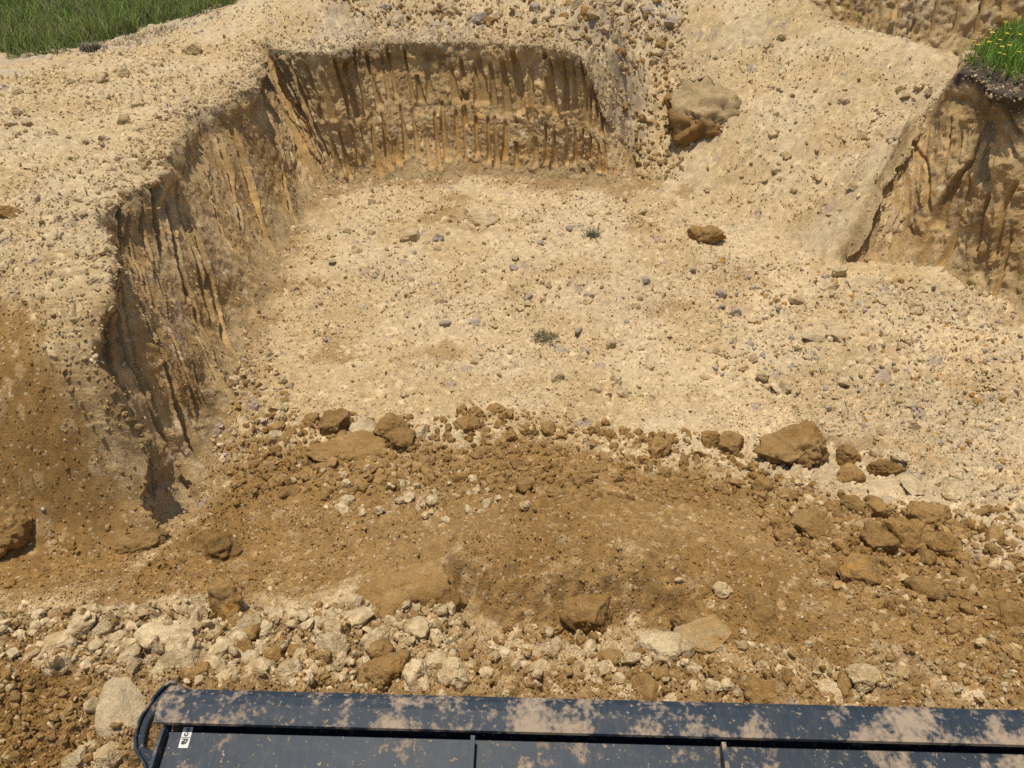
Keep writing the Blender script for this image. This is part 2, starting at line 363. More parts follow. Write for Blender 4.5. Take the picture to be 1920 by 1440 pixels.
    bk = bank * (1 - .8 * sstep(-.1, .8, x)) * sstep(-.12, .25, fbm(x * 2.3, y * 2.3, seed=77, octaves=4))
    col = mixc(col, (0.30, 0.178, .066), .9 * bank)
    col = mixc(col, (0.50, 0.35, .17), .40 * bk)
    brownpatch = soft_poly([tuple(at(x_, y_, .4)[:2]) for x_, y_ in ((-300, 1270), (100, 1235), (230, 1290), (200, 1370), (120, 1420), (60, 1500), (-300, 1500))], x + jit, y + jit, .08)
    col = mixc(col, BROWN, brownpatch)
    # lumps carry their own tint
    hl2 = sstep(.0, .012, c2) * (i2 > .88) * (1 - .5 * smooth); hl3 = sstep(0, .006, c3) * (i3 > .92)
    col = mixc(col, PALE, .75 * hl2 * (.35 + .65 * (1 - fw))); col = mixc(col, PALE, .7 * hl3 * (.3 + .7 * (1 - fw)))
    lil = sstep(0, .012, c2) * (i2 < .05) * (1 - fw)
    col = mixc(col, LILAC, .8 * lil)
    col = col * (0.90 + 0.2 * i3 * (c3 > .003))[..., None]
    # turf on the left far field, on the bank and beyond the workings
    gj = 3.2 * fbm(x * .55, y * .55, seed=81, octaves=6, gain=.6)
    gl = soft_poly(GRASSL, x + gj, y - gj, .25)
    far = sstep(22, 30, y)
    gr = pr * sstep(.0, .25, edge_dist(seamR[4:], x, y) - .04)
    col = mixc(col, (0.06, 0.075, 0.02), np.clip(gl + far, 0, 1)); col = mixc(col, (0.05, 0.055, .02), gr)
    strip = np.clip(soft_poly(GRASSL, x - .9, y + .9, .3) - gl, 0, 1)
    col = mixc(col, GREYISH, .5 * strip * sstep(-.2, .3, fbm(x * 2.2, y * 2.2, seed=83, octaves=4)))
    col = mixc(col, (.07, .05, .036), pr * (1 - sstep(.02, .2, edge_dist(seamR[4:], x, y))))
    return z, np.clip(col, 0.01, 0.8), np.clip(smooth, 0, 1)

# ------------------------------------------------------------------ ground sheet
ys = np.concatenate([np.linspace(-40, -2, 8), np.linspace(-1.6, 1.2, 24), np.exp(np.linspace(math.log(1.23), math.log(17.0), 720)), np.linspace(17.4, 30, 36), np.geomspace(32, 300, 16)])
un = np.linspace(-1, 1, 720)
un = np.concatenate([-1 - np.geomspace(.01, 40, 22)[::-1], un, 1 + np.geomspace(.01, 40, 22)])
YY, UU = np.meshgrid(ys, un, indexing='ij')
XX = UU * (0.84 * np.clip(YY, 1.2, 60) + 1.8)
ZZ, CC, SS = ground(XX, YY)
ZZ = np.where(YY > 60, np.minimum(ZZ, 3.4), ZZ)
me = mesh_from('ground', np.stack([XX, YY, ZZ], -1).reshape(-1, 3), grid_faces(*XX.shape), CC.reshape(-1, 3), extra={'smear': SS.ravel()})
ground_o = tag(obj('ground', me, M_EARTH), 'dug sandy pit floor, plateau and spoil heap', kind='structure')

def gz(x, y):
    return ground(np.atleast_1d(np.asarray(x, float)), np.atleast_1d(np.asarray(y, float)))[0]

def hit(pxs, pys):
    """where the photograph's rays meet the ground (marching along each ray)"""
    pxs = np.atleast_1d(np.asarray(pxs, float)); pys = np.atleast_1d(np.asarray(pys, float))
    cx = (pxs - 960) / FPX; cy = -(pys - 720) / FPX
    d = np.stack([cx, math.cos(PITCH) + cy * math.sin(PITCH), -math.sin(PITCH) + cy * math.cos(PITCH)], -1)
    t = np.full(len(pxs), 1.5); done = np.zeros(len(pxs), bool); step = 0.12
    while not done.all() and t.max() < 40:
        p = d * t[:, None]; zz = base_z(p[:, 0], p[:, 1])[0]
        done |= (p[:, 2] + HCAM) <= zz
        t = np.where(done, t, t + step)
    lo = t - step; hi = t.copy()
    for _ in range(8):
        m = (lo + hi) / 2; p = d * m[:, None]; b = (p[:, 2] + HCAM) <= base_z(p[:, 0], p[:, 1])[0]
        hi = np.where(b, m, hi); lo = np.where(b, lo, m)
    p = d * hi[:, None]; p[:, 2] = gz(p[:, 0], p[:, 1])
    return p, hi

# ------------------------------------------------------------------ dug faces
def resample(P, n_per=1):
    P = np.array(P); n = len(P); k = np.linspace(0, n - 1, (n - 1) * 40 + 1); i = np.clip(np.floor(k).astype(int), 0, n - 2); f = (k - i)[:, None]
    g = lambda j: P[np.clip(j, 0, n - 1)]
    p0, p1, p2, p3 = g(i - 1), g(i), g(i + 1), g(i + 2)
    return 0.5 * (2 * p1 + (p2 - p0) * f + (2 * p0 - 5 * p1 + 4 * p2 - p3) * f ** 2 + (3 * p1 - p0 - 3 * p2 + p3) * f ** 3)

def dug_face(name, label, T, B, ds, nt_, grooves, seed, tint=None, crumble=1.0, topdark=None, lip=0.30, overhang=0.0, lipat=(0, 1.6), lefty=None):
    Tr, Br = resample(T), resample(B); Md = (Tr + Br) / 2
    s = np.concatenate([[0], np.cumsum(np.linalg.norm(np.diff(Md, axis=0), axis=1))])
    ns = int(s[-1] / ds); sg = np.linspace(0, s[-1], ns)
    ev = lambda A: np.stack([np.interp(sg, s, A[:, k]) for k in range(3)], -1)
    Tg, Bg, Mg = ev(Tr), ev(Br), ev(Md)
    ker = np.hanning(int(0.9 / ds) | 1); ker /= ker.sum(); h = len(ker) // 2
    tg = np.gradient(Mg, axis=0); tg[:, 2] = 0
    nrm = np.stack([tg[:, 1], -tg[:, 0], np.zeros(ns)], -1)
    nrm = np.stack([np.convolve(np.pad(nrm[:, k], h, 'edge'), ker, 'valid') for k in range(3)], -1)
    nrm /= np.linalg.norm(nrm, axis=1)[:, None] + 1e-9
    ncurl = 16
    tt = np.concatenate([np.linspace(-0.12, 1.0, nt_), 1 + np.linspace(0, 1, ncurl + 1)[1:]])
    t2, s2 = np.meshgrid(tt, sg, indexing='ij')
    tc = np.clip(t2, None, 1.0)[..., None]
    P = Bg[None] * (1 - tc) + Tg[None] * tc
    hgt = (Tg[:, 2] - Bg[:, 2])[None]
    out = 0.10 * np.clip(1 - t2 / .22, 0, 1.6) ** 2
    curl = np.clip(t2 - 1, 0, 1)
    back = lip * curl ** 1.2 * (.3 + .7 * sstep(lipat[0], lipat[1], s2))
    # crumbling
    x, y, z = P[..., 0], P[..., 1], P[..., 2]
    soft = np.clip(hgt / .6, .12, 1)
    lowf = 0.085 * fbm(s2 * 1.1, z * .9, seed=seed, octaves=3) * soft
    blk = 0.05 * min(crumble, 1.0) * fbm(s2 * 4.2, z * 4.2, seed=seed + 3, octaves=3) * soft
    cb, ci = clods(s2 + .05 * vnoise(s2 * 9, z * 9, seed=seed + 4), z * 1.15, 0.14, seed + 5, .45)
    cs, cj = clods(s2, z, 0.055, seed + 6, .7)
    fine = 0.022 * fbm(s2 * 15, z * 15, seed=seed + 7, octaves=4) + .35 * cb * .7 + .45 * cs
    lipb = sstep(.80, .97, t2) * (1 - curl)
    rag = 0.12 * lipb * (fbm(s2 * 5.5, z * 2, seed=seed + 9, octaves=3) + .35 + overhang)
    calm = 1.0 if lefty is None else (.6 + .4 * sstep(lefty[0], lefty[1], s2))
    rough = (blk + fine * crumble) * calm + rag
    mask = np.zeros_like(t2); depth = np.zeros_like(t2); gcol = np.zeros(t2.shape + (3,))
    # marks given as lines over the photograph: find their place on the face
    dpx = np.array((0, 0, HCAM)); q = P - dpx
    dep = q[..., 1] * math.cos(PITCH) - q[..., 2] * math.sin(PITCH)
    pxx = 960 + FPX * q[..., 0] / dep; pyy = 720 - FPX * (q[..., 1] * math.sin(PITCH) + q[..., 2] * math.cos(PITCH)) / dep
    ok_ = t2 <= 1.0
    glist = list(grooves); grooves = []
    for g in glist:
        if g[0] != 'line': grooves.append(g); continue
        _, pts, wpx_, dp, gc = g; st_ = []; dd_ = []
        for a, b in pts:
            k = np.argmin(np.where(ok_, (pxx - a) ** 2 + (pyy - b) ** 2, 1e9)); st_.append((t2.flat[k], s2.flat[k])); dd_.append(dep.flat[k])
        st_.sort(); ts = [v[0] for v in st_]; ss = [v[1] for v in st_]
        grooves.append((ss[0], ts[0], ts[-1], (ts, ss), wpx_ * np.mean(dd_) / FPX / 2, dp, 0, gc))
    for (s0, t0, t1, slant, wd, dp, curve, gc) in grooves:
        lin = np.interp(t2, *slant) if isinstance(slant, tuple) else s0 + slant * (t2 - t0)
        sc = lin + curve * (t2 - t0) * (t2 - t1) * 4 + 0.012 * vnoise(t2 * 6, np.full_like(t2, s0 * 7.1), seed=seed + 11)
        wdt = wd * (0.65 + .55 * (t1 - t2) / max(t1 - t0, .05)) * (1 + .3 * vnoise(t2 * 4, np.full_like(t2, s0 * 3.3), seed=seed + 12))
        u = np.abs(s2 - sc) / np.clip(wdt, .01, 1)
        endf = sstep(t0 - .03, t0 + .03, t2) * (1 - sstep(t1 - .05, t1 + .03, t2))
        sf = np.clip(ds * 1.9 / np.clip(wdt, .02, 1), .2, .6)
        m = (1 - sstep(1 - sf, 1.0, u)) * endf
        if not isinstance(slant, tuple): m = m * sstep(-.62, -.45, vnoise(s2 * 6, t2 * 6, seed=seed + 13))
        take = m > mask
        mask = np.where(take, m, mask)
        depth = np.where(take, dp * m * (1 - .45 * np.clip(u, 0, 1) ** 2), depth)
        gcol = np.where(take[..., None], np.array(gc) * (1 + .16 * vnoise((s2 - sc) * 140, t2 * 2.5, seed=seed + 40) + .12 * vnoise(s2 * 5, t2 * 9, seed=seed + 41))[..., None], gcol)
        rim = np.exp(-((u - 1.15) / .22) ** 2) * endf * .018
        rough = rough + rim
    mask = mask * (1 - sstep(.97, 1.02, t2))
    d = out + lowf + rough * (1 - mask) * (1 - curl * .4) + mask * (0.02 - depth + 0.003 * vnoise(s2 * 90, t2 * 3, seed=seed + 14)) - back
    P = P + nrm[None] * d[..., None]
    # the lip lies on the ground behind and finally dips under it
    cl = curl[-ncurl:]
    gzz = ground(P[-1:, :, 0], P[-1:, :, 1])[0]
    k_ = sstep(0, .9, cl)
    P[-ncurl:, :, 2] = P[-ncurl - 1, :, 2][None] * (1 - k_) + k_ * (gzz + .015) + (.05 * fbm(s2[-ncurl:] * 7, cl * 3, seed=seed + 15, octaves=4) + .4 * clods(s2[-ncurl:], cl * lip, .07, seed + 31, .6)[0] + .01) * (1 - cl) * (.35 + .65 * sstep(lipat[0], lipat[1], s2[-ncurl:]))
    P[-1, :, 2] = gzz[-1] - .06
    P[..., 2] += np.where(t2 < 1, 0.018 * fbm(s2 * 10 + 40, z * 10, seed=seed + 16, octaves=3), 0) * (1 - mask)
    # colour
    v = 0.5 + .5 * fbm(s2 * 2.2, z * 2.6, seed=seed + 20, octaves=5)
    col = mixc(np.broadcast_to(WALL, t2.shape + (3,)), (0.54, 0.37, .18), sstep(.42, .75, v))
    col = mixc(col, (0.29, 0.175, .07), sstep(.45, .15, v))
    band = np.exp(-((t2 - .36) / .22) ** 2)
    col = mixc(col, LILAC, .35 * sstep(.18, .42, fbm(s2 * 2.8 + 7, z * 3.4, seed=seed + 22, octaves=4)) * band)
    col = mixc(col, ORANGE, .55 * sstep(.1, .45, fbm(s2 * 1.9, z * 2.2, seed=seed + 24, octaves=4)) * (band * .8 + .1))
    col = mixc(col, PALE, .8 * ((cj > .82) * sstep(0, .008, cs)) * (.25 + band))
    if lefty is not None: col = col * (.95 + .05 * sstep(lefty[0], lefty[1], s2))[..., None]  # left stretch a touch darker: its overall shading is put into the colour
    col = mixc(col, TAN if lefty is None else TAN * .8, .7 * sstep(.22, -.02, t2 + .15 * fbm(s2 * 3, t2 * 3, seed=seed + 26)))
    root_shade = sstep(.74, .90, t2) * (1 - sstep(.96, 1.02, t2)) * sstep(-.15, .35, fbm(s2 * 2.4, z * 4, seed=seed + 33, octaves=4))  # dark roots at the lip, plus overhang and crevice shade put into the colour
    col = mixc(col, (0.17, 0.115, .06), .75 * root_shade)
    dust = sstep(.90, 1.04, t2 + .08 * fbm(s2 * 5, z * 3, seed=seed + 27))
    gl_ = ground(P[-3:, :, 0], P[-3:, :, 1])[1].mean(0)
    col = col * (1 - dust[..., None]) + (gl_[None] if topdark is None else TAN * .92) * dust[..., None]
    if topdark is not None:
        td = sstep(topdark[0], topdark[1], s2) * sstep(.88, .95, t2 + .07 * fbm(s2 * 4, z * 4, seed=seed + 28)) * (1 - .0 * curl)
        col = mixc(col, DARKSOIL, .92 * td)
    col = mixc(col, gcol * 1.0, .9 * mask) if len(grooves) else col
    col = col * (.88 + .24 * ci * (cb > .004))[..., None]
    gp = ground(P[-ncurl:, :, 0], P[-ncurl:, :, 1])[1]
    k = sstep(.1, .7, cl)[..., None]
    if topdark is None: col[-ncurl:] = col[-ncurl:] * (1 - k) + gp * k
    me = mesh_from(name, P.reshape(-1, 3), grid_faces(*t2.shape), np.clip(col, .01, .8).reshape(-1, 3), extra={'smear': np.clip(mask, 0, 1).ravel()})
    o = tag(obj(name, me, M_EARTH), label, kind='structure')
    return o, P, mask, tt

def rcol():
    return tuple(SMEAR * R.uniform(.8, 1.1) * (1 - .0)) if R.random() < .55 else tuple(ORANGE * R.uniform(.9, 1.15) + np.array((.0, .03, .02)))

Tm = resample(MT); Bm = resample(MB); sm_ = np.concatenate([[0], np.cumsum(np.linalg.norm(np.diff((Tm + Bm) / 2, axis=0), axis=1))])
SI = lambda i: sm_[i * 40]                      # arc length at control pair i
G = []
D1, D2, O1 = tuple(SMEAR * .80), tuple(SMEAR * 1.05), tuple(ORANGE * .98 + np.array((0, .02, .01)))
for ln, w_, dp_, c_ in (
    ([(167, 486), (190, 620), (233, 740), (277, 880), (290, 947)], 24, .15, D1), ([(187, 507), (207, 580), (240, 667), (287, 773), (320, 840), (347, 930)], 17, .12, D1),
    ([(220, 500), (267, 607), (310, 697), (343, 797), (383, 913)], 15, .11, D1), ([(253, 500), (280, 567), (320, 647), (350, 720), (373, 773)], 17, .11, O1),
    ([(200, 497), (225, 575), (262, 690), (305, 800), (335, 895)], 10, .08, D2), ([(236, 500), (290, 640), (330, 740), (365, 850)], 9, .08, D1), ([(270, 482), (300, 560), (338, 645), (378, 735), (402, 795)], 10, .08, D2),
    ([(320, 485), (352, 565), (387, 645), (412, 720)], 10, .08, D1), ([(207, 402), (228, 455), (252, 515)], 10, .08, D2), ([(236, 384), (256, 450), (276, 520)], 10, .09, D1), ([(322, 330), (340, 420), (365, 520), (392, 600)], 10, .08, D1),
    ([(383, 507), (407, 590), (422, 677)], 13, .10, O1), ([(360, 620), (393, 693), (417, 757)], 13, .09, D2), ([(185, 385), (215, 450), (232, 520)], 14, .10, D1),
    ([(262, 350), (276, 410), (290, 477)], 15, .12, D1), ([(300, 377), (317, 467), (340, 560)], 13, .10, D2), ([(347, 390), (370, 477), (385, 540)], 13, .10, D2),
    ([(440, 240), (460, 300), (483, 383), (513, 477)], 14, .11, O1), ([(410, 260), (430, 330), (455, 430)], 12, .09, D2), ([(520, 187), (545, 235), (567, 283)], 13, .10, D2),
    ([(530, 327), (547, 423)], 12, .08, O1), ([(490, 150), (508, 230), (530, 300)], 12, .09, D2), ([(380, 300), (400, 380), (430, 470), (470, 540)], 12, .09, D2)):
    G.append(('line', ln, w_ * 2.0, dp_ * 1.0, c_))
sa = SI(10) + .1
while sa < SI(17) - .05:                        # back face: two rows of bucket-tooth marks
    cut = .5 + .06 * math.sin(sa * 2.1)
    if R.random() < .93:
        t0 = R.uniform(.04, .16); t1 = cut + R.uniform(-.06, .04)
        k = R.random()
        G.append((sa, t0, t1, R.uniform(-.05, .04), R.uniform(.034, .050), R.uniform(.045, .08), R.uniform(-.04, .04), tuple(ORANGE * R.uniform(.9, 1.1) * k + SMEAR * 1.15 * (1 - k))))
    if R.random() < .92:
        t0 = cut + R.uniform(-.02, .06); t1 = R.uniform(.84, .97)
        G.append((sa + R.uniform(-.05, .05), t0, t1, R.uniform(-.16, .02), R.uniform(.036, .062), R.uniform(.045, .085), R.uniform(-.05, .05), tuple(SMEAR * R.uniform(.85, 1.1))))
    sa += R.uniform(.125, .18)
face_main, PM, sgM, ttM = dug_face('pit_face_back', 'dug clay face with bucket tooth marks round the left and back of the pit', MT, MB, 0.0115, 190, G, 100, overhang=.3, lip=.30, crumble=.8, lefty=(SI(8), SI(10)))

Tq = resample(RT); Bq = resample(RB); sq = np.concatenate([[0], np.cumsum(np.linalg.norm(np.diff((Tq + Bq) / 2, axis=0), axis=1))])
SR = lambda i: sq[i * 40]
G = []
for ln, w_, dp_, c_ in (
    ([(1703, 266), (1727, 296), (1741, 322), (1743, 391)], 13, .10, O1), ([(1747, 224), (1734, 296)], 10, .07, D2), ([(1784, 217), (1765, 336)], 12, .09, D2),
    ([(1841, 245), (1824, 300), (1791, 351), (1773, 387), (1760, 427)], 22, .15, D1), ([(1822, 324), (1807, 404), (1791, 453), (1773, 505)], 15, .11, O1),
    ([(1858, 356), (1842, 418), (1829, 469)], 17, .13, D1), ([(1913, 342), (1889, 387), (1867, 480)], 16, .11, O1), ([(1751, 440), (1731, 500)], 13, .08, D2),
    ([(1673, 312), (1682, 391)], 11, .08, O1), ([(1691, 290), (1702, 353), (1700, 400)], 11, .09, D2), ([(1644, 372), (1640, 400), (1629, 444)], 11, .08, O1), ([(1604, 452), (1598, 482)], 9, .06, O1),
    ([(1671, 455), (1660, 490)], 12, .08, O1), ([(1889, 200), (1916, 257)], 16, .12, D1), ([(1883, 242), (1907, 292)], 14, .10, D2), ([(1850, 278), (1846, 345)], 42, .13, tuple(SMEAR * 1.05)),
    ([(1905, 420), (1885, 500), (1870, 560)], 15, .10, O1), ([(1700, 430), (1688, 490)], 11, .08, D2), ([(1800, 240), (1795, 290)], 16, .09, D1)):
    G.append(('line', ln, w_ * 1.2, dp_ * .62, c_))
face_right, PR_, sgR, ttR = dug_face('pit_face_right', 'dug clay face with curved tooth marks below the grassy bank', RT, RB, 0.013, 140, G, 300, topdark=(SR(3) + .1, SR(4)), lip=.30, overhang=.1, crumble=.9, lipat=(SR(3), SR(4)))
face_far, PF_, _, _ = dug_face('pit_face_far', 'brown dug face of the next cut beyond the spoil heap', FT, FB, 0.03, 70, [(s_, .2, .9, .1, .05, .08, 0, tuple(SMEAR * .8)) for s_ in np.arange(.8, 7, .37)], 500, crumble=1.8, lip=.5)

# ------------------------------------------------------------------ loose crumbs of soil and stone (uncountable)
def crumb_group():
    g = bpy.data.node_groups.new('crumbs', 'GeometryNodeTree')
    g.interface.new_socket('Geometry', in_out='INPUT', socket_type='NodeSocketGeometry')
    g.interface.new_socket('Geometry', in_out='OUTPUT', socket_type='NodeSocketGeometry')
    gi = g.nodes.new('NodeGroupInput'); go = g.nodes.new('NodeGroupOutput'); L = g.links.new
    g2i = g.nodes.new('GeometryNodeGeometryToInstance')
    for k in range(7):
        ico = g.nodes.new('GeometryNodeMeshIcoSphere'); ico.inputs['Radius'].default_value = 1.0; ico.inputs['Subdivisions'].default_value = 2
        nz = g.nodes.new('ShaderNodeTexNoise'); nz.noise_dimensions = '4D'; nz.inputs['W'].default_value = k * 3.7; nz.inputs['Scale'].default_value = 1.3; nz.inputs['Detail'].default_value = 3
        sub = g.nodes.new('ShaderNodeVectorMath'); sub.operation = 'SUBTRACT'; sub.inputs[1].default_value = (.5, .5, .5); L(nz.outputs['Color'], sub.inputs[0])
        sc = g.nodes.new('ShaderNodeVectorMath'); sc.operation = 'SCALE'; sc.inputs['Scale'].default_value = 1.9; L(sub.outputs[0], sc.inputs[0])
        sp = g.nodes.new('GeometryNodeSetPosition'); L(ico.outputs['Mesh'], sp.inputs['Geometry']); L(sc.outputs[0], sp.inputs['Offset'])
        mt = g.nodes.new('GeometryNodeSetMaterial'); mt.inputs['Material'].default_value = M_CRUMB; L(sp.outputs[0], mt.inputs['Geometry'])
        L(mt.outputs[0], g2i.inputs[0])
    ip = g.nodes.new('GeometryNodeInstanceOnPoints'); ip.inputs['Pick Instance'].default_value = True
    L(gi.outputs[0], ip.inputs['Points']); L(g2i.outputs[0], ip.inputs['Instance'])
    a = g.nodes.new('GeometryNodeInputNamedAttribute'); a.data_type = 'FLOAT_VECTOR'; a.inputs['Name'].default_value = 'rot'
    b = g.nodes.new('GeometryNodeInputNamedAttribute'); b.data_type = 'FLOAT_VECTOR'; b.inputs['Name'].default_value = 'size'
    e = g.nodes.new('FunctionNodeEulerToRotation'); L(a.outputs[0], e.inputs[0])
    L(e.outputs[0], ip.inputs['Rotation']); L(b.outputs[0], ip.inputs['Scale'])
    rv = g.nodes.new('FunctionNodeRandomValue'); rv.data_type = 'INT'
    for s_ in rv.inputs:
        if s_.type == 'INT' and s_.name == 'Max': s_.default_value = 6
    L([o_ for o_ in rv.outputs if o_.type == 'INT'][0], ip.inputs['Instance Index'])
    L(ip.outputs[0], go.inputs[0])
    return g
CRUMBS = crumb_group()

def crumb_field(name, label, P, rad, col):
    n = len(P); me = bpy.data.meshes.new(name); me.vertices.add(n); me.vertices.foreach_set('co', P.astype(np.float32).ravel())
    def va(nm, arr):
        a = me.attributes.new(nm, 'FLOAT_VECTOR', 'POINT'); a.data.foreach_set('vector', arr.astype(np.float32).ravel())
    va('rot', NPR.uniform(0, 6.28, (n, 3)))
    sz = rad[:, None] * NPR.uniform(.7, 1.25, (n, 3)); sz[:, 2] *= .62
    va('size', sz)
    a = me.attributes.new('col', 'FLOAT_COLOR', 'POINT'); a.data.foreach_set('color', np.concatenate([col, np.ones((n, 1))], 1).astype(np.float32).ravel())
    o = obj(name, me); me.materials.append(M_CRUMB)
    md = o.modifiers.new('crumbs', 'NODES'); md.node_group = CRUMBS
    return tag(o, label, kind='stuff')

def view_points(n, y0, y1, spread=0.95):
    """random places on the ground, denser towards the camera, over a strip wider than the picture"""
    y = np.exp(NPR.uniform(math.log(y0), math.log(y1), n)); x = NPR.uniform(-1, 1, n) * (0.84 * y + 1.5) * spread
    return x, y

def make_crumbs(n):
    x, y = view_points(n, 1.3, 15.5)
    z, c, s = ground(x, y)
    keep = (NPR.rand(n) > s * .8) & ~((soft_poly(GRASSL, x, y, .2) > .5))
    pat = fbm(x * 1.6, y * 1.6, seed=90, octaves=3)
    keep &= NPR.rand(n) < np.clip(.7 + 1.5 * pat, .10, 1)
    x, y, z, c = x[keep], y[keep], z[keep], c[keep]; n = len(x)
    dist = np.sqrt(x * x + y * y + 6)
    rad = (0.0032 + 0.0011 * dist) * np.exp(NPR.normal(0, .45, n)) * .58
    rad = np.clip(rad, .003, .034)
    fillm = c[:, 0] < .36
    r = NPR.rand(n)
    col = c * NPR.uniform(1.0, 1.28, (n, 1))
    pale = (r < np.where(fillm, .05, .13)); col[pale] = PALE * NPR.uniform(.75, 1.12, (pale.sum(), 1))
    lil = (r > .994) & ~fillm; col[lil] = LILAC * NPR.uniform(.8, 1.3, (lil.sum(), 1))
    orr = (r > .986) & (r <= .994); col[orr] = ORANGE * NPR.uniform(.7, 1.1, (orr.sum(), 1))
    P = np.stack([x, y, z + rad * .15], -1)
    return P, rad, np.clip(col, .02, .8)
P_, r_, c_ = make_crumbs(240000)
crumb_field('soil_crumbs', 'loose crumbs of tan and brown soil strewn over the pit', P_, r_, c_)

# fist-sized rubble: too much of it to count
def rubble(poly, n, rmin, rmax, cols, seed):
    rs = np.random.RandomState(seed); P = np.array(poly, float); q = rs.uniform(P.min(0), P.max(0), (n * 3, 2)); q = q[inside(poly, q[:, 0], q[:, 1])][:n]
    p, d = hit(q[:, 0], q[:, 1]); n = len(p); rad = (rmin + (rmax - rmin) * rs.rand(n) ** 2.5) * d / FPX / 2
    c = np.array(cols)[rs.randint(len(cols), size=n)] * rs.uniform(.82, 1.15, (n, 1)); p[:, 2] += rad * .15
    return p, rad, np.clip(c, .02, .8)
RB_ = [rubble([(430, 840), (560, 800), (960, 775), (1290, 815), (1480, 900), (1480, 960), (900, 930), (430, 930)], 1500, 5, 20, [BROWN2, BROWN * 1.1, BROWN2], 21),
       rubble([(0, 1150), (300, 1150), (690, 1135), (860, 1145), (880, 1300), (250, 1290), (0, 1240)], 1700, 6, 24, [PALE, PALE * .9, TAN, TAN * .8, BROWN2], 22),
       rubble([(860, 1180), (1280, 1190), (1900, 1250), (1915, 1345), (860, 1300)], 1100, 5, 20, [BROWN2, BROWN2, TAN * .75, BROWN, PALE * .9], 23),
       rubble([(1400, 880), (1600, 940), (1915, 960), (1915, 1250), (1600, 1150), (1430, 1000)], 1100, 6, 24, [BROWN2, BROWN2 * 1.1, BROWN, BROWN2, TAN], 24),
       rubble([(1330, 480), (1915, 560), (1915, 1000), (1500, 800), (1330, 700)], 1700, 4, 13, [TAN * .9, PALE, TAN2, GREYISH, TAN, ORANGE * .8], 25),
       rubble([(540, 500), (700, 360), (1300, 370), (1340, 760), (520, 780)], 700, 4, 11, [TAN * .95, TAN2, TAN], 26),
       rubble([(0, 1290), (230, 1290), (300, 1440), (0, 1440)], 450, 6, 22, [BROWN, BROWN2, BROWN2, BROWN, TAN], 27),
       rubble([(600, 5), (1290, 2), (1280, 340), (1115, 330), (1100, 120), (700, 62)], 1500, 4, 13, [TAN * .85, TAN, BROWN2 * 1.3, BROWN2 * 1.1], 28),
       rubble([(410, 620), (520, 640), (560, 830), (400, 880)], 300, 5, 20, [BROWN2, TAN, PALE, LILAC * 1.2], 29)]
crumb_field('rubble', 'loose rubble of brown clods and pale lumps across the pit', *[np.concatenate([r[k] for r in RB_]) for k in range(3)])

# crumbs clinging to the dug faces
def face_crumbs(P, mask, nt_, n, seed):
    rs = np.random.RandomState(seed); i = rs.randint(2, nt_ + 8, n); j = rs.randint(2, P.shape[1] - 2, n)
    k = mask[i, j] < .1; i, j = i[k], j[k]; n = len(i)
    p = P[i, j] + rs.normal(0, .004, (n, 3))
    rad = np.exp(rs.normal(math.log(.009), .4, n)).clip(.004, .026)
    low = i < nt_ * .25
    col = np.where(low[:, None], TAN, WALL) * rs.uniform(.75, 1.2, (n, 1))
    pl = rs.rand(n) < .14; col[pl] = PALE * rs.uniform(.8, 1.05, (pl.sum(), 1))
    return p, rad, np.clip(col, .02, .8)
def lip_crumbs(P, n, seed, skip):
    rs = np.random.RandomState(seed); i = P.shape[0] - 1 - rs.randint(1, 20, n); j = rs.randint(2, P.shape[1] - 2, n)
    k = rs.rand(n) < np.clip((j * .0115) / skip, .06, 1); i, j = i[k], j[k]; n = len(i)
    p = P[i, j] + rs.normal(0, .006, (n, 3)); c = ground(p[:, 0], p[:, 1])[1] * rs.uniform(.8, 1.15, (n, 1))
    return p, np.exp(rs.normal(math.log(.0085), .55, n)).clip(.003, .035), np.clip(c, .02, .8)
a1 = face_crumbs(PM, sgM, 190, 2500, 1); a2 = [np.concatenate(k) for k in zip(face_crumbs(PR_, sgR, 140, 800, 2), lip_crumbs(PM, 7000, 3, 1.3), lip_crumbs(PR_, 1500, 4, 1.0))]
crumb_field('face_crumbs', 'small crumbs clinging to the dug clay faces', *[np.concatenate([u, v]) for u, v in zip(a1, a2)])

# ------------------------------------------------------------------ clods and stones
import bmesh
_ico = {}
def ico(sub):
    if sub not in _ico:
        bm = bmesh.new(); bmesh.ops.create_icosphere(bm, subdivisions=sub, radius=1)
        bm.verts.ensure_lookup_table()
        _ico[sub] = (np.array([v.co[:] for v in bm.verts]), np.array([[v.index for v in f.verts] for f in bm.faces])); bm.free()
    return _ico[sub]

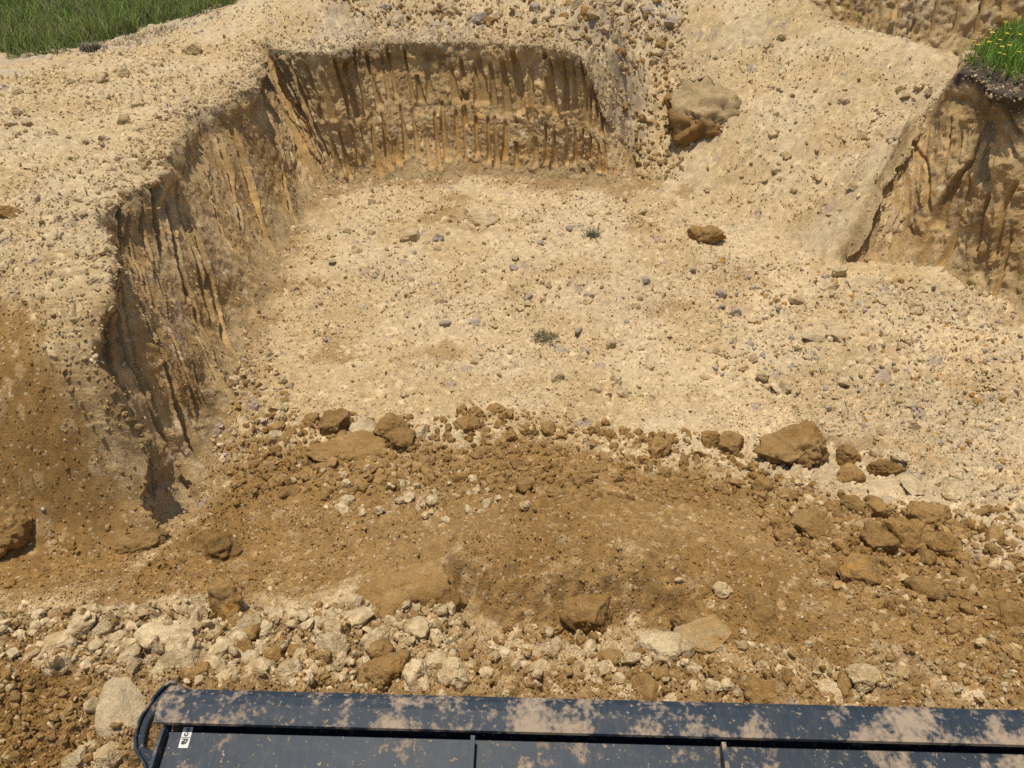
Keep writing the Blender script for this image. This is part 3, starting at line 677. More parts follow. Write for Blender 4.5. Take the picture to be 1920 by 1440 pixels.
KIND = {  # base colour, second colour, plane cuts, lumpiness, grain
    'clod': (BROWN2 * 1.04, BROWN * 1.1, 8, .28, .11), 'pale': (PALE, TAN * .9, 9, .22, .075), 'slab': (PALE * .97, TAN2 * .9, 10, .14, .05),
    'tan': (TAN * .95, TAN2, 8, .24, .08), 'lilac': (LILAC * 1.1, GREYISH, 8, .22, .06), 'dark': (BROWN * 1.0, BROWN * .75, 6, .3, .13), 'nodule': (PALE * 1.03, TAN * .9, 3, .28, .11)}
def rock_mesh(name, kind, seed, sub, dusty=False, second=None, brownish=False):
    ca, cb, cuts, lump, grain = KIND[kind]
    if second is not None: cb = np.array(second)
    if brownish: ca, cb = BROWN2 * 1.25, TAN * .8
    V, Fc = ico(sub); rs = np.random.RandomState(seed)
    o = rs.uniform(0, 50, 3); q = V + o
    p = V * (1 + lump * 1.6 * fbm(q[:, 0] * 1.2, q[:, 1] * 1.2, q[:, 2] * 1.2, seed=seed, octaves=2))[:, None]
    if name == 'boulder': cuts = 15; grain = .16
    for _ in range(cuts):
        nrm = rs.normal(size=3); nrm /= np.linalg.norm(nrm); d = rs.uniform(.55, .9) if name != 'boulder' else rs.uniform(.5, .78)
        p = p - nrm * (np.clip(p @ nrm - d, 0, None) * .93)[:, None]
    q = p + o
    gr = grain * fbm(q[:, 0] * 4, q[:, 1] * 4, q[:, 2] * 4, seed=seed + 1, octaves=4, gain=.6) * 1.6
    if kind in ('nodule', 'dark'):
        gr = gr - .05 * np.abs(fbm(q[:, 0] * 6, q[:, 1] * 6, q[:, 2] * 6, seed=seed + 2, octaves=2))
    if sub >= 5 and kind == 'clod':                       # drying cracks
        cr = np.abs(fbm(q[:, 0] * 1.6, q[:, 1] * 1.6, q[:, 2] * 1.6, seed=seed + 5, octaves=3))
        gr = gr - .09 * np.clip(1 - cr / .022, 0, 1)
    p = p + V * gr[:, None]
    if kind == 'slab': p[:, 2] *= .38
    t = sstep(.35, .65, .5 + .5 * fbm(q[:, 0] * 1.5, q[:, 1] * 1.5, q[:, 2] * 1.5, seed=seed + 3, octaves=4))
    col = mixc(np.broadcast_to(ca, p.shape).copy(), cb, t)
    if dusty:
        col = mixc(col, TAN, sstep(.25, .6, V[:, 2] + .25 * fbm(q[:, 0] * 3, q[:, 1] * 3, q[:, 2] * 3, seed=seed + 4)))
    return mesh_from(name, p, Fc, np.clip(col, .02, .8), smooth=(kind in ('clod', 'nodule', 'dark')))

def place(o, p, dist, wpx, hpx, rz, tilt=(0, 0), sink=.35, depth=None, slab=False):
    k = dist / FPX; sx = wpx * k / 2; sz = hpx * k / 2; sy = depth * k / 2 if depth else (sx + sz) / 2
    if slab: sy = sz * 1.25; sz = min(sx, sy) * .85; sink = .42
    o.scale = (sx, sy, sz); o.rotation_euler = (tilt[0], tilt[1], rz)
    o.location = (p[0], p[1], p[2] + sz * (1 - 2 * sink))
    return o

HERO = [  # px, py, width, height, kind, name, label, yaw, tilt, sink
    (1495, 822, 150, 105, 'clod', 'boulder', 'large cracked brown clay boulder at the edge of the brown fill', .2, (.1, .12), .3),
    (630, 783, 56, 66, 'clod', 'soil_clod', 'tilted wedge-shaped brown clod standing up at the left end of the clod row', .5, (.2, .45), .3),
    (735, 800, 62, 50, 'clod', 'soil_clod', 'grey-brown rounded clod beside the white block', .9, (.1, -.3), .3),
    (660, 838, 118, 34, 'clod', 'soil_clod', 'long flat brown clod lying below the tilted wedge clod', .1, (0, .05), .3),
    (755, 822, 60, 40, 'clod', 'soil_clod', 'brown clod tucked below the grey-brown rounded clod', .6, (.1, .3), .3),
    (875, 795, 46, 40, 'clod', 'soil_clod', 'blocky brown clod in the middle of the far clod row', .3, (0, .1), .3),
    (893, 777, 34, 28, 'clod', 'soil_clod', 'small ochre clod just behind the blocky brown clod', .8, (0, 0), .3),
    (428, 1112, 62, 92, 'clod', 'soil_clod', 'upright clay lump with an orange flank beside the pit corner', 1.2, (.1, .1), .25),
    (780, 1085, 170, 90, 'clod', 'clay_block', 'broad smooth clay block above the pale rubble, at the end of the scarp', .15, (.25, .05), .55),
    (1110, 1112, 95, 100, 'clod', 'clay_block', 'upright clay block standing at the foot of the small scarp', .2, (.2, 0), .5),
    (1325, 1180, 108, 56, 'slab', 'stone_slab', 'flat-topped brown slab resting on smaller stones before the blade', .2, (.1, .05), .2),
    (1290, 1165, 60, 60, 'clod', 'soil_clod', 'brown block behind the flat-topped slab', .7, (.1, .1), .4),
    (1425, 1142, 72, 46, 'clod', 'stone_slab', 'tilted dusty slab leaning in the brown slope', -.8, (.2, .45), .4),
    (1432, 1285, 76, 76, 'clod', 'soil_clod', 'rounded brown clod close above the blade', .4, (0, 0), .4),
    (722, 1248, 84, 72, 'clod', 'soil_clod', 'brown clod sitting among the white lumps', .9, (.1, .1), .35),
    (1685, 1000, 52, 84, 'clod', 'soil_clod', 'tall upright clod in the clod pile at the right', .2, (.15, .1), .3),
    (1632, 1012, 56, 60, 'clod', 'soil_clod', 'angular clod left of the tall upright clod', .9, (.1, .3), .3),
    (1735, 962, 70, 50, 'clod', 'soil_clod', 'brown clod behind the tall upright clod', .5, (0, .1), .3),
    (1615, 1072, 90, 52, 'clod', 'soil_clod', 'wide orange-brown clod below the clod pile', .2, (.1, .1), .3),
    (1520, 985, 70, 50, 'clod', 'soil_clod', 'dusty clod at the left end of the right-hand clod pile', .2, (.1, .2), .35),
    (1765, 1015, 60, 56, 'clod', 'soil_clod', 'brown clod right of the tall upright clod', 1.3, (.1, .1), .3),
    (1330, 822, 42, 38, 'clod', 'soil_clod', 'smaller rounded clod of the pair left of the cracked boulder', .2, (0, 0), .3),
    (1368, 828, 54, 42, 'clod', 'soil_clod', 'bigger clod of the pair left of the cracked boulder', .9, (0, .2), .3),
    (1588, 848, 44, 44, 'clod', 'soil_clod', 'clod touching the right side of the cracked boulder', .2, (0, 0), .3),
    (1592, 882, 46, 38, 'clod', 'soil_clod', 'clod in front of the clod touching the boulder', .5, (0, 0), .3),
    (1660, 876, 56, 28, 'dark', 'soil_clod', 'dark mossy lump behind the flat pale slabs', .2, (0, 0), .3),
    (1232, 838, 36, 50, 'clod', 'soil_clod', 'smooth egg-shaped clod standing at the fringe of the fill', .2, (0, 0), .35),
    (1892, 1152, 66, 62, 'clod', 'soil_clod', 'brown clod half buried at the right edge of the fill', .2, (0, 0), .4),
    (20, 972, 74, 76, 'clod', 'soil_clod', 'ragged brown lump on the smooth brown bank', .2, (.2, .1), .3),
    (400, 1012, 90, 60, 'dark', 'soil_clod', 'crumbly dark clod heap at the foot of the pit corner', .2, (0, 0), .5),
    (268, 1002, 80, 56, 'clod', 'clay_block', 'low crumbled clay mound closing the near end of the left face', .3, (0, .1), .5),
    (1325, 440, 62, 44, 'clod', 'soil_clod', 'rough brown lump at the foot of the spoil heap', .2, (0, .1), .3),
    (1330, 165, 165, 150, 'clod', 'boulder', 'brown boulder with a dusty top stuck in the spoil heap', .35, (.15, .1), .62),
    (905, 402, 58, 36, 'tan', 'soil_clod', 'tan lump on the pit floor before the back face', .2, (0, 0), .3),
    (16, 396, 46, 36, 'clod', 'soil_clod', 'dark brown clod on the light plateau at the picture edge', .2, (0, 0), .3),
    (770, 437, 44, 30, 'tan', 'soil_clod', 'tan lump left of the lump before the back face', .9, (0, 0), .3),
    (238, 1325, 78, 108, 'slab', 'stone_slab', 'big pale slab lying flat beside the blade end', .25, (.35, .0), .2),
    (345, 1238, 88, 70, 'pale', 'limestone_lump', 'cream boulder just above the blade corner', .3, (.1, .1), .4),
    (165, 1178, 56, 32, 'pale', 'limestone_lump', 'pale wedge-shaped lump on the crest of the rubble bank', .6, (0, -.3), .3),
    (312, 1192, 100, 52, 'slab', 'stone_slab', 'pale flat stone on the crest of the rubble bank', .2, (.1, .1), .2),
    (785, 1262, 58, 60, 'nodule', 'limestone_lump', 'white nodular lump beside the brown clod', .2, (0, 0), .3),
    (850, 1266, 50, 58, 'nodule', 'limestone_lump', 'white nodular lump, the right one of two', 1.2, (0, 0), .3),
    (708, 1190, 54, 56, 'nodule', 'limestone_lump', 'white lump behind the brown clod in the rubble bank', .7, (0, 0), .3),
    (1240, 1210, 88, 66, 'nodule', 'limestone_lump', 'ragged white lump left of the flat-topped slab', .2, (0, 0), .3),
    (470, 1180, 48, 46, 'tan', 'limestone_lump', 'tan lump touching a white one on the bank crest', .2, (0, 0), .3),
    (506, 1180, 42, 38, 'nodule', 'limestone_lump', 'white lump touching a tan one on the bank crest', .9, (0, 0), .3),
    (1612, 1272, 58, 40, 'pale', 'limestone_lump', 'yellowish pale stone in the brown soil above the blade', .2, (.1, .2), .3),
    (690, 806, 54, 36, 'pale', 'limestone_lump', 'white flat-topped block among brown clods', .2, (0, 0), .25),
    (790, 806, 36, 34, 'pale', 'limestone_lump', 'yellowish pale lump right of the grey-brown clod', .8, (0, 0), .3),
    (1660, 908, 84, 40, 'slab', 'stone_slab', 'flat pale slab beside the brown fill, left one', .2, (.25, .1), .15),
    (1708, 905, 60, 36, 'slab', 'stone_slab', 'flat pale slab beside the brown fill, right one', .8, (.35, .2), .15),
    (1655, 935, 70, 26, 'slab', 'stone_slab', 'thin pale slab in front of the two flat slabs', .5, (.1, .05), .15),
    (1625, 533, 64, 28, 'slab', 'stone_slab', 'white split slab below the dug face at the right', .2, (.3, .1), .15),
    (1520, 632, 50, 26, 'slab', 'stone_slab', 'pale flat stone on the right floor, smaller of a pair', .2, (.3, .1), .15),
    (1568, 625, 62, 32, 'slab', 'stone_slab', 'pale flat stone on the right floor, larger of a pair', .7, (.3, .1), .15),
    (76, 308, 52, 22, 'slab', 'stone_slab', 'pale slab lying alone on the light plateau', .2, (.0, .1), .0),
    (1353, 1110, 32, 30, 'nodule', 'limestone_lump', 'white lump alone on the brown slope', .2, (0, 0), .3),
    (185, 1327, 34, 24, 'pale', 'limestone_lump', 'small oval pale stone left of the big pale slab', .2, (0, 0), .3),
    (362, 92, 32, 26, 'tan', 'limestone_lump', 'rounded pale stone on the far mound of the plateau', .2, (0, 0), .3),
    (1814, 110, 34, 34, 'pale', 'limestone_lump', 'pale stone at the corner of the grassy bank', .2, (0, 0), .3),
    (150, 1420, 50, 36, 'nodule', 'limestone_lump', 'white lump at the bottom edge left of the blade', .2, (0, 0), .3),
    (215, 1418, 52, 42, 'pale', 'limestone_lump', 'pale lump between the bottom edge and the blade end', 1.1, (0, 0), .3),
]
hp, hd = hit([h[0] for h in HERO], [h[1] + .33 * h[3] for h in HERO])
for k, (px, py, w_, h_, kind, name, label, rz, tilt, sink) in enumerate(HERO):
    sec = (0.42, 0.22, .06) if 'orange' in label else None
    me = rock_mesh(name, kind, 1000 + k * 7, 5, dusty='dusty top' in label, second=sec, brownish=kind == 'slab' and 'brown slab' in label)
    o = place(obj(name, me, M_ROCK), hp[k], hd[k], w_ * 1.12, h_ * 1.12, rz, tilt, min(sink + .07, .62), slab=kind == 'slab')
    tag(o, label, name.split('_')[-1] if name not in ('limestone_lump', 'stone_slab') else 'stone', None, 'thing')

variants = {k: [rock_mesh(k + '_shape', k, 40 + 13 * i + hash_ * 100, 4) for i in range(7)] for hash_, k in enumerate(KIND)}
def scatter(poly, n, smin, smax, kinds, name, label, cat, group, seed, power=2.2, sink=.34):
    rs = np.random.RandomState(seed); P = np.array(poly, float)
    pts = []
    while len(pts) < n:
        q = rs.uniform(P.min(0), P.max(0), (n * 4, 2)); m = inside(poly, q[:, 0], q[:, 1]); pts += list(q[m])
    q = np.array(pts[:n]); p, d = hit(q[:, 0], q[:, 1])
    sizes = smin + (smax - smin) * rs.rand(n) ** power; first = int(np.argmax(sizes)); mids = (smin + smax) / 2
    for i in range(n):
        s_ = sizes[i]
        kind = kinds[rs.randint(len(kinds))]
        o = obj(name, variants[kind][rs.randint(7)], M_ROCK)
        place(o, p[i], d[i], s_ * rs.uniform(.85, 1.2), s_ * rs.uniform(.6, .95), rs.uniform(0, 6.28), (rs.normal(0, .25), rs.normal(0, .25)), sink, depth=s_ * rs.uniform(.75, 1.1), slab=kind == 'slab')
        lb = 'largest ' + label if i == first else ('big ' if s_ > mids else 'small ') + label.replace('small ', '')
        tag(o, lb.replace('largest small ', 'largest '), cat, group)

scatter([(540, 800), (700, 775), (960, 770), (1290, 815), (1320, 960), (900, 920), (430, 950), (430, 840)], 130, 13, 38, ['clod'], 'soil_clod', 'brown soil clod strewn along the far fringe of the brown fill', 'clod', 'clods on the fringe of the fill', 1, sink=.44)
scatter([(1400, 900), (1560, 930), (1900, 980), (1915, 1230), (1600, 1120), (1460, 1010)], 75, 16, 58, ['clod'], 'soil_clod', 'brown soil clod in the loose pile on the right of the fill', 'clod', 'clods in the right-hand pile', 2)
scatter([(5, 1170), (640, 1150), (1250, 1220), (1750, 1290), (1750, 1320), (350, 1275), (5, 1300)], 70, 16, 60, ['clod', 'tan'], 'soil_clod', 'brown soil clod lying in the rubble bank before the blade', 'clod', 'clods in the rubble bank', 3)
scatter([(5, 1160), (300, 1155), (520, 1165), (690, 1140), (835, 1140), (870, 1290), (420, 1280), (290, 1275), (180, 1225), (5, 1205)], 150, 12, 52, ['pale', 'nodule', 'nodule', 'pale', 'tan'], 'limestone_lump', 'pale limy lump in the rubble bank left of the scarp', 'stone', 'pale lumps in the rubble bank', 4)
scatter([(870, 1235), (1100, 1215), (1240, 1235), (1400, 1270), (1400, 1302), (880, 1292)], 40, 10, 34, ['pale', 'nodule', 'tan'], 'limestone_lump', 'pale limy lump in the rubble below the scarp', 'stone', 'pale lumps below the scarp', 5)
scatter([(520, 880), (900, 890), (1000, 960), (760, 1000), (560, 940)], 55, 9, 30, ['pale', 'nodule'], 'limestone_lump', 'small white lump in the brown fill near the left face', 'stone', 'white lumps in the fill', 6)
scatter([(1330, 520), (1600, 520), (1915, 620), (1915, 1000), (1760, 990), (1600, 900), (1620, 790), (1380, 740)], 85, 10, 36, ['pale', 'slab', 'tan', 'tan'], 'broken_stone', 'pale broken stone on the stony floor at the right', 'stone', 'stones on the right floor', 7)
scatter([(560, 470), (700, 380), (1250, 400), (1340, 470), (1340, 760), (960, 750), (520, 760)], 95, 9, 30, ['tan', 'pale', 'tan'], 'floor_stone', 'small tan stone strewn on the light pit floor', 'stone', 'stones on the pit floor', 8, sink=.46)
scatter([(720, 420), (1250, 400), (1420, 540), (1400, 640), (760, 620)], 16, 12, 28, ['lilac'], 'grey_clod', 'grey-violet clod lying on the light pit floor', 'clod', 'grey clods on the pit floor', 9)
scatter([(2, 180), (200, 130), (420, 90), (430, 180), (320, 220), (160, 360), (2, 520)], 60, 9, 30, ['tan', 'tan', 'pale'], 'plateau_stone', 'small tan stone lying on the light plateau', 'stone', 'stones on the plateau', 10)
scatter([(1300, 380), (1450, 230), (1420, 60), (1560, 90), (1760, 170), (1640, 340), (1570, 420)], 80, 8, 24, ['tan', 'tan', 'tan', 'pale'], 'heap_stone', 'tan lump that rolled down the spoil heap', 'stone', 'lumps on the spoil heap', 11, sink=.46)
scatter([(700, 25), (900, 10), (1280, 8), (1250, 120), (1110, 120), (1060, 70), (760, 62)], 95, 10, 36, ['tan', 'clod', 'tan', 'tan', 'lilac', 'tan'], 'ridge_clod', 'lumpy clod on the spoil ridge above the back face', 'clod', 'clods on the spoil ridge', 12, sink=.46)
scatter([(440, 690), (540, 700), (580, 820), (430, 860), (420, 780)], 34, 12, 36, ['clod', 'pale', 'tan'], 'foot_clod', 'lump fallen to the foot of the left face', 'clod', 'lumps at the foot of the left face', 13)
scatter([(1115, 200), (1200, 210), (1280, 330), (1200, 345), (1110, 320)], 26, 9, 24, ['tan', 'clod'], 'toe_clod', 'lump in the crumbling slope right of the back face', 'clod', 'lumps right of the back face', 14, sink=.45)

# ------------------------------------------------------------------ the machine's blade
def blade_paint():
    m, n, b = nodes('muddy_blue_paint'); L = n.links.new
    tc = N(n, 'ShaderNodeTexCoord'); v = tc.outputs['Object']
    big = N(n, 'ShaderNodeTexNoise', i_Scale=5.5, i_Detail=8.0, i_Roughness=0.62); L(v, big.inputs['Vector'])
    sp = N(n, 'ShaderNodeTexNoise', i_Scale=75.0, i_Detail=3.0, i_Roughness=0.6); L(v, sp.inputs['Vector'])
    mid_ = N(n, 'ShaderNodeTexNoise', i_Scale=22.0, i_Detail=5.0, i_Roughness=0.6); L(v, mid_.inputs['Vector'])
    f1 = N(n, 'ShaderNodeMath', operation='MULTIPLY_ADD'); f1.inputs[1].default_value = .30; L(sp.outputs[0], f1.inputs[0]); L(big.outputs[0], f1.inputs[2])
    f2 = N(n, 'ShaderNodeMath', operation='MULTIPLY_ADD'); f2.inputs[1].default_value = .25; L(mid_.outputs[0], f2.inputs[0]); L(f1.outputs[0], f2.inputs[2])
    # mud lies thicker on the flange than on the panel below it
    sx = N(n, 'ShaderNodeSeparateXYZ'); L(v, sx.inputs[0])
    hz = N(n, 'ShaderNodeMapRange'); hz.inputs['From Min'].default_value = Z0_ - .06; hz.inputs['From Max'].default_value = Z0_ - .02; hz.inputs['To Min'].default_value = -.085; hz.inputs['To Max'].default_value = .0; L(sx.outputs[2], hz.inputs[0])
    f3a = N(n, 'ShaderNodeMath', operation='ADD'); L(f2.outputs[0], f3a.inputs[0]); L(hz.outputs[0], f3a.inputs[1])
    ye = N(n, 'ShaderNodeMapRange'); ye.inputs['From Min'].default_value = -.075; ye.inputs['From Max'].default_value = -.10; ye.inputs['To Min'].default_value = 0; ye.inputs['To Max'].default_value = .05; L(sx.outputs[1], ye.inputs[0])
    f3 = N(n, 'ShaderNodeMath', operation='ADD'); L(f3a.outputs[0], f3.inputs[0]); L(ye.outputs[0], f3.inputs[1])
    r1 = ramp(n, [(0.80, 0), (0.86, .5), (0.95, .95)]); L(f3.outputs[0], r1.inputs[0])
    r2 = ramp(n, [(0.615, 0), (0.69, .8)]); L(sp.outputs[0], r2.inputs[0])
    mx2 = N(n, 'ShaderNodeMath', operation='MAXIMUM'); L(r1.outputs[0], mx2.inputs[0]); L(r2.outputs[0], mx2.inputs[1])
    # scratches and dusty film
    mp = N(n, 'ShaderNodeMapping'); mp.inputs['Scale'].default_value = (160, 9, 9); L(v, mp.inputs['Vector'])
    sc = N(n, 'ShaderNodeTexNoise', i_Scale=1.0, i_Detail=3.0); L(mp.outputs[0], sc.inputs['Vector'])
    r4 = ramp(n, [(0.5, 0), (0.85, .5)]); L(sc.outputs[0], r4.inputs[0])
    paint = N(n, 'ShaderNodeMix', data_type='RGBA'); paint.inputs[6].default_value = (.022, .031, .040, 1); paint.inputs[7].default_value = (.060, .072, .082, 1); L(r4.outputs[0], paint.inputs[0])
    film = N(n, 'ShaderNodeMix', data_type='RGBA'); L(paint.outputs[2], film.inputs[6]); film.inputs[7].default_value = (.16, .13, .095, 1)
    fr = ramp(n, [(0.45, 0), (0.70, .16)]); L(mid_.outputs[0], fr.inputs[0]); L(fr.outputs[0], film.inputs[0])
    mudc = N(n, 'ShaderNodeMix', data_type='RGBA'); mudc.inputs[6].default_value = (.27, .195, .125, 1); mudc.inputs[7].default_value = (.40, .295, .19, 1); L(sp.outputs[0], mudc.inputs[0])
    fin = N(n, 'ShaderNodeMix', data_type='RGBA'); L(mx2.outputs[0], fin.inputs[0]); L(film.outputs[2], fin.inputs[6]); L(mudc.outputs[2], fin.inputs[7])
    L(fin.outputs[2], b.inputs['Base Color'])
    rg = N(n, 'ShaderNodeMapRange'); rg.inputs['To Min'].default_value = .5; rg.inputs['To Max'].default_value = .95; L(mx2.outputs[0], rg.inputs[0]); L(rg.outputs[0], b.inputs['Roughness'])
    hgt = N(n, 'ShaderNodeMath', operation='MULTIPLY_ADD'); L(mx2.outputs[0], hgt.inputs[0]); L(sp.outputs[0], hgt.inputs[1]); hgt.inputs[2].default_value = 0
    bp = N(n, 'ShaderNodeBump', i_Strength=.6, i_Distance=.0022); L(hgt.outputs[0], bp.inputs['Height']); L(bp.outputs[0], b.inputs['Normal'])
    b.inputs['Specular IOR Level'].default_value = .22
    return m
Z0_ = .62
M_BLADE = blade_paint()
def plain(name, c, rough=.6):
    m, n, b = nodes(name); L = n.links.new
    tc = N(n, 'ShaderNodeTexCoord'); nz = N(n, 'ShaderNodeTexNoise', i_Scale=120.0, i_Detail=3.0); L(tc.outputs['Object'], nz.inputs['Vector'])
    r = ramp(n, [(.3, tuple(v * .86 for v in c)), (.7, c)]); L(nz.outputs[0], r.inputs[0]); L(r.outputs[0], b.inputs['Base Color']); b.inputs['Roughness'].default_value = rough
    return m
M_WHITE = plain('sticker_white', (.66, .63, .55)); M_BLACK = plain('sticker_ink', (.03, .03, .03))

ZB = 1.36
A_ = at(330, 1290, ZB); B_ = at(1960, 1331, ZB); ax = Vector(B_ - A_); KPX = ax.length / 1630; ax.normalize()
blade = bpy.data.objects.new('dozer_blade', None); COL.objects.link(blade)
blade.location = (A_[0], A_[1], ZB - .62); blade.rotation_euler = (0, 0, math.atan2(ax.y, ax.x))
tag(blade, 'mud-spattered dark blue steel blade with lifting eye across the bottom', 'blade')
BL = 1630 * KPX + .34
def bm_obj(name, bm, parent, mat=M_BLADE, bev=.002, smooth=False):
    if bev:
        bmesh.ops.bevel(bm, geom=[e for e in bm.edges if e.is_manifold and e.calc_face_angle(0) > .5], offset=bev, segments=2, affect='EDGES')
    bmesh.ops.recalc_face_normals(bm, faces=bm.faces)
    me = bpy.data.meshes.new(name); bm.to_mesh(me); bm.free()
    if smooth:
        for p in me.polygons: p.use_smooth = True
    return obj(name, me, mat, parent)
Z0 = .62
def extrude(name, prof, x0, x1, parent=blade, mat=M_BLADE, bev=.002):
    bm = bmesh.new(); rows = [[bm.verts.new((x, y, z + Z0)) for y, z in prof] for x in (x0, x1)]
    n = len(prof)
    for i in range(n): bm.faces.new((rows[0][i], rows[0][(i + 1) % n], rows[1][(i + 1) % n], rows[1][i]))
    bm.faces.new(rows[0]); bm.faces.new(rows[1][::-1])
    return bm_obj(name, bm, parent, mat, bev)
# bent top flange, sloping back panel, curved mouldboard in front
extrude('top_flange', [(.0, -.004), (-.022, .004), (-.050, .004), (-.098, -.016), (-.098, -.028), (-.050, -.008), (-.022, -.008), (.0, -.016)], -.03, BL)
def pz(y): return -.052 - .30 * (-.05 - y)
extrude('back_panel', [(-.097, pz(-.097)), (-.30, pz(-.30)), (-.50, pz(-.5) - .02), (-.62, -.42), (-.61, -.43), (-.49, pz(-.5) - .035), (-.30, pz(-.3) - .012), (-.110, pz(-.110) - .012), (-.097, -.40), (-.088, -.40), (-.088, pz(-.097) - .012)], 0.004, BL - .004)
cur = [(-.002 - .10 * math.sin(math.pi * t), -.018 - .60 * t) for t in np.linspace(0, 1, 14)]
extrude('mouldboard', cur + [(y - .014, z) for y, z in cur[::-1]], -.012, BL, bev=0)
extrude('cutting_edge', [(.012, -.56), (.02, -.66), (.0, -.66), (-.012, -.56)], -.012, BL)
for px in (889, 1347):
    o_ = at(px, 1352, ZB - .03); xl = float(Vector(o_ - A_).dot(ax))
    bm = bmesh.new()
    prof = [(-.108, -.024), (-.30, -.085), (-.56, -.19), (-.56, -.30), (-.36, pz(-.36) + .001), (-.108, pz(-.108) + .001)]
    rows = [[bm.verts.new((xl + dx, y, z + Z0)) for y, z in prof] for dx in (-.006, .006)]
    for i in range(len(prof)): bm.faces.new((rows[0][i], rows[0][(i + 1) % len(prof)], rows[1][(i + 1) % len(prof)], rows[1][i]))
    bm.faces.new(rows[0]); bm.faces.new(rows[1][::-1])
    bm_obj('rib', bm, blade, bev=.0015)
# end plates: rounded ears with a lifting slot
def ear(xo, sgn):
    TH = math.radians(30); cy, cz = math.cos(TH), math.sin(TH)
    q = lambda px, py: ((px - 330) * KPX, (py - 1290) * KPX)
    outer = [q(*p) for p in ((352, 1290), (338, 1284), (330, 1279), (318, 1278), (308, 1284), (298, 1294), (287, 1308), (277, 1325), (270, 1342), (267, 1360), (268, 1376), (274, 1392), (286, 1405), (300, 1416), (309, 1430), (315, 1450), (322, 1480), (334, 1480), (334, 1400), (334, 1342))]
    a0 = [(math.cos(a), math.sin(a)) for a in np.linspace(0, 2 * math.pi, 20, endpoint=False)]
    inner = []
    for c, s_ in a0:                                        # slot, wider than tall corners
        px = 305 + 18 * math.copysign(abs(c) ** .7, c) - (s_) * 2; py = 1364 + 31 * math.copysign(abs(s_) ** .75, s_); inner.append(q(px, py))
    def w3(u, v, d): return (xo + sgn * (u * .86 - .004), -.0 - v * cy - d * cz, -.004 - v * cz + d * cy + Z0)
    bm = bmesh.new()
    for d in (.004, -.024):
        vo = [bm.verts.new(w3(u, v, d)) for u, v in outer]; vi = [bm.verts.new(w3(u, v, d)) for u, v in inner]
        es = [bm.edges.new((l[i], l[(i + 1) % len(l)])) for l in (vo, vi) for i in range(len(l))]
        bmesh.ops.triangle_fill(bm, use_beauty=True, edges=es)
        if d > 0: vo0, vi0 = vo, vi
    for l0, l1 in ((vo0, vo), (vi0, vi)):
        for i in range(len(l0)): bm.faces.new((l0[i], l0[(i + 1) % len(l0)], l1[(i + 1) % len(l0)], l1[i]))
    e = bm_obj('end_plate', bm, blade, bev=.002)
    # raised rolled rim along the outer edge
    path = [w3(u + .004, v, .010) for u, v in outer[2:16]]
    bm = bmesh.new(); prev = None; K = 8
    for i, p in enumerate(path):
        t = (Vector(path[min(i + 1, len(path) - 1)]) - Vector(path[max(i - 1, 0)])).normalized(); nn = t.orthogonal().normalized(); bb = t.cross(nn)
        ref = Vector((0, -cz, cy)); nn = (ref - t * ref.dot(t)).normalized(); bb = t.cross(nn)
        ring = [bm.verts.new(Vector(p) + nn * .007 * math.cos(a) + bb * .005 * math.sin(a)) for a in np.linspace(0, 2 * math.pi, K, endpoint=False)]
        if prev:
            for k in range(K): bm.faces.new((prev[k], prev[(k + 1) % K], ring[(k + 1) % K], ring[k]))
        else: bm.faces.new(ring)
        prev = ring
    bm.faces.new(prev[::-1])
    bm_obj('rim', bm, e, bev=0, smooth=True)
ear(0.0, 1); ear(BL, -1)
extrude('side_wall', [(-.104, -.032), (-.13, -.036), (-.5, -.15), (-.5, pz(-.5)), (-.104, -.2)], -.006, .003)
# sticker with the two pictograms
def pan(px, py, lift):
    """point of the back panel under the photograph's pixel, in blade coordinates"""
    z = ZB - .12
    for _ in range(12):
        p = at(px, py, z); l = p - A_; yl = float(-l[0] * ax.y + l[1] * ax.x); z = ZB + pz(yl)
    return Vector((float(l[0] * ax.x + l[1] * ax.y), yl, pz(yl) + Z0 + lift))
c00, c10, c01 = pan(345, 1364, .0012), pan(363, 1364, .0012), pan(334, 1403, .0012)
c11 = c10 + (c01 - c00)
def sheet(name, polys, parent, mat, lift):
    bm = bmesh.new()
    up = (c10 - c00).cross(c00 - c01).normalized()
    for poly in polys:
        vs_ = [bm.verts.new(c00 + (c10 - c00) * u + (c01 - c00) * v + up * lift) for u, v in poly]; bm.faces.new(vs_)
    return bm_obj(name, bm, parent, mat, bev=0)
def thick(pts, w_, asp=.46):
    out = []
    for (u0, v0), (u1, v1) in zip(pts[:-1], pts[1:]):
        du, dv = u1 - u0, (v1 - v0) / asp; l = math.hypot(du, dv) or 1; nu, nv = -dv / l * w_, du / l * w_ * asp
        out.append([(u0 + nu, v0 + nv), (u1 + nu, v1 + nv), (u1 - nu, v1 - nv), (u0 - nu, v0 - nv)])
    return out
stk = sheet('sticker', [[(0, 0), (1, 0), (1, 1), (0, 1)]], blade, M_WHITE, .0008)
circ = lambda cu, cv, r, a0, a1, n=14: [(cu + r * math.cos(a), cv + r * .46 * math.sin(a)) for a in np.linspace(a0, a1, n)]
sheet('hook_symbol', thick(circ(.55, .15, .22, 0, 6.29, 18), .035) + thick(circ(.55, .15, .08, 0, 6.29, 10), .04) + thick([(.58, .25), (.60, .33)], .05)
      + thick(circ(.47, .345, .16, -.1, 3.9, 12), .075), stk, M_BLACK, .0016)
sheet('divider', thick([(.02, .5), (.98, .5)], .03), stk, M_BLACK, .0016)
sheet('lashing_symbol', thick([(.18, .58), (.85, .58)], .05) + thick([(.25, .82), (.30, .66), (.36, .82), (.70, .76)], .07) + thick(circ(.58, .68, .16, 0, 6.29, 12), .08), stk, M_BLACK, .0016)

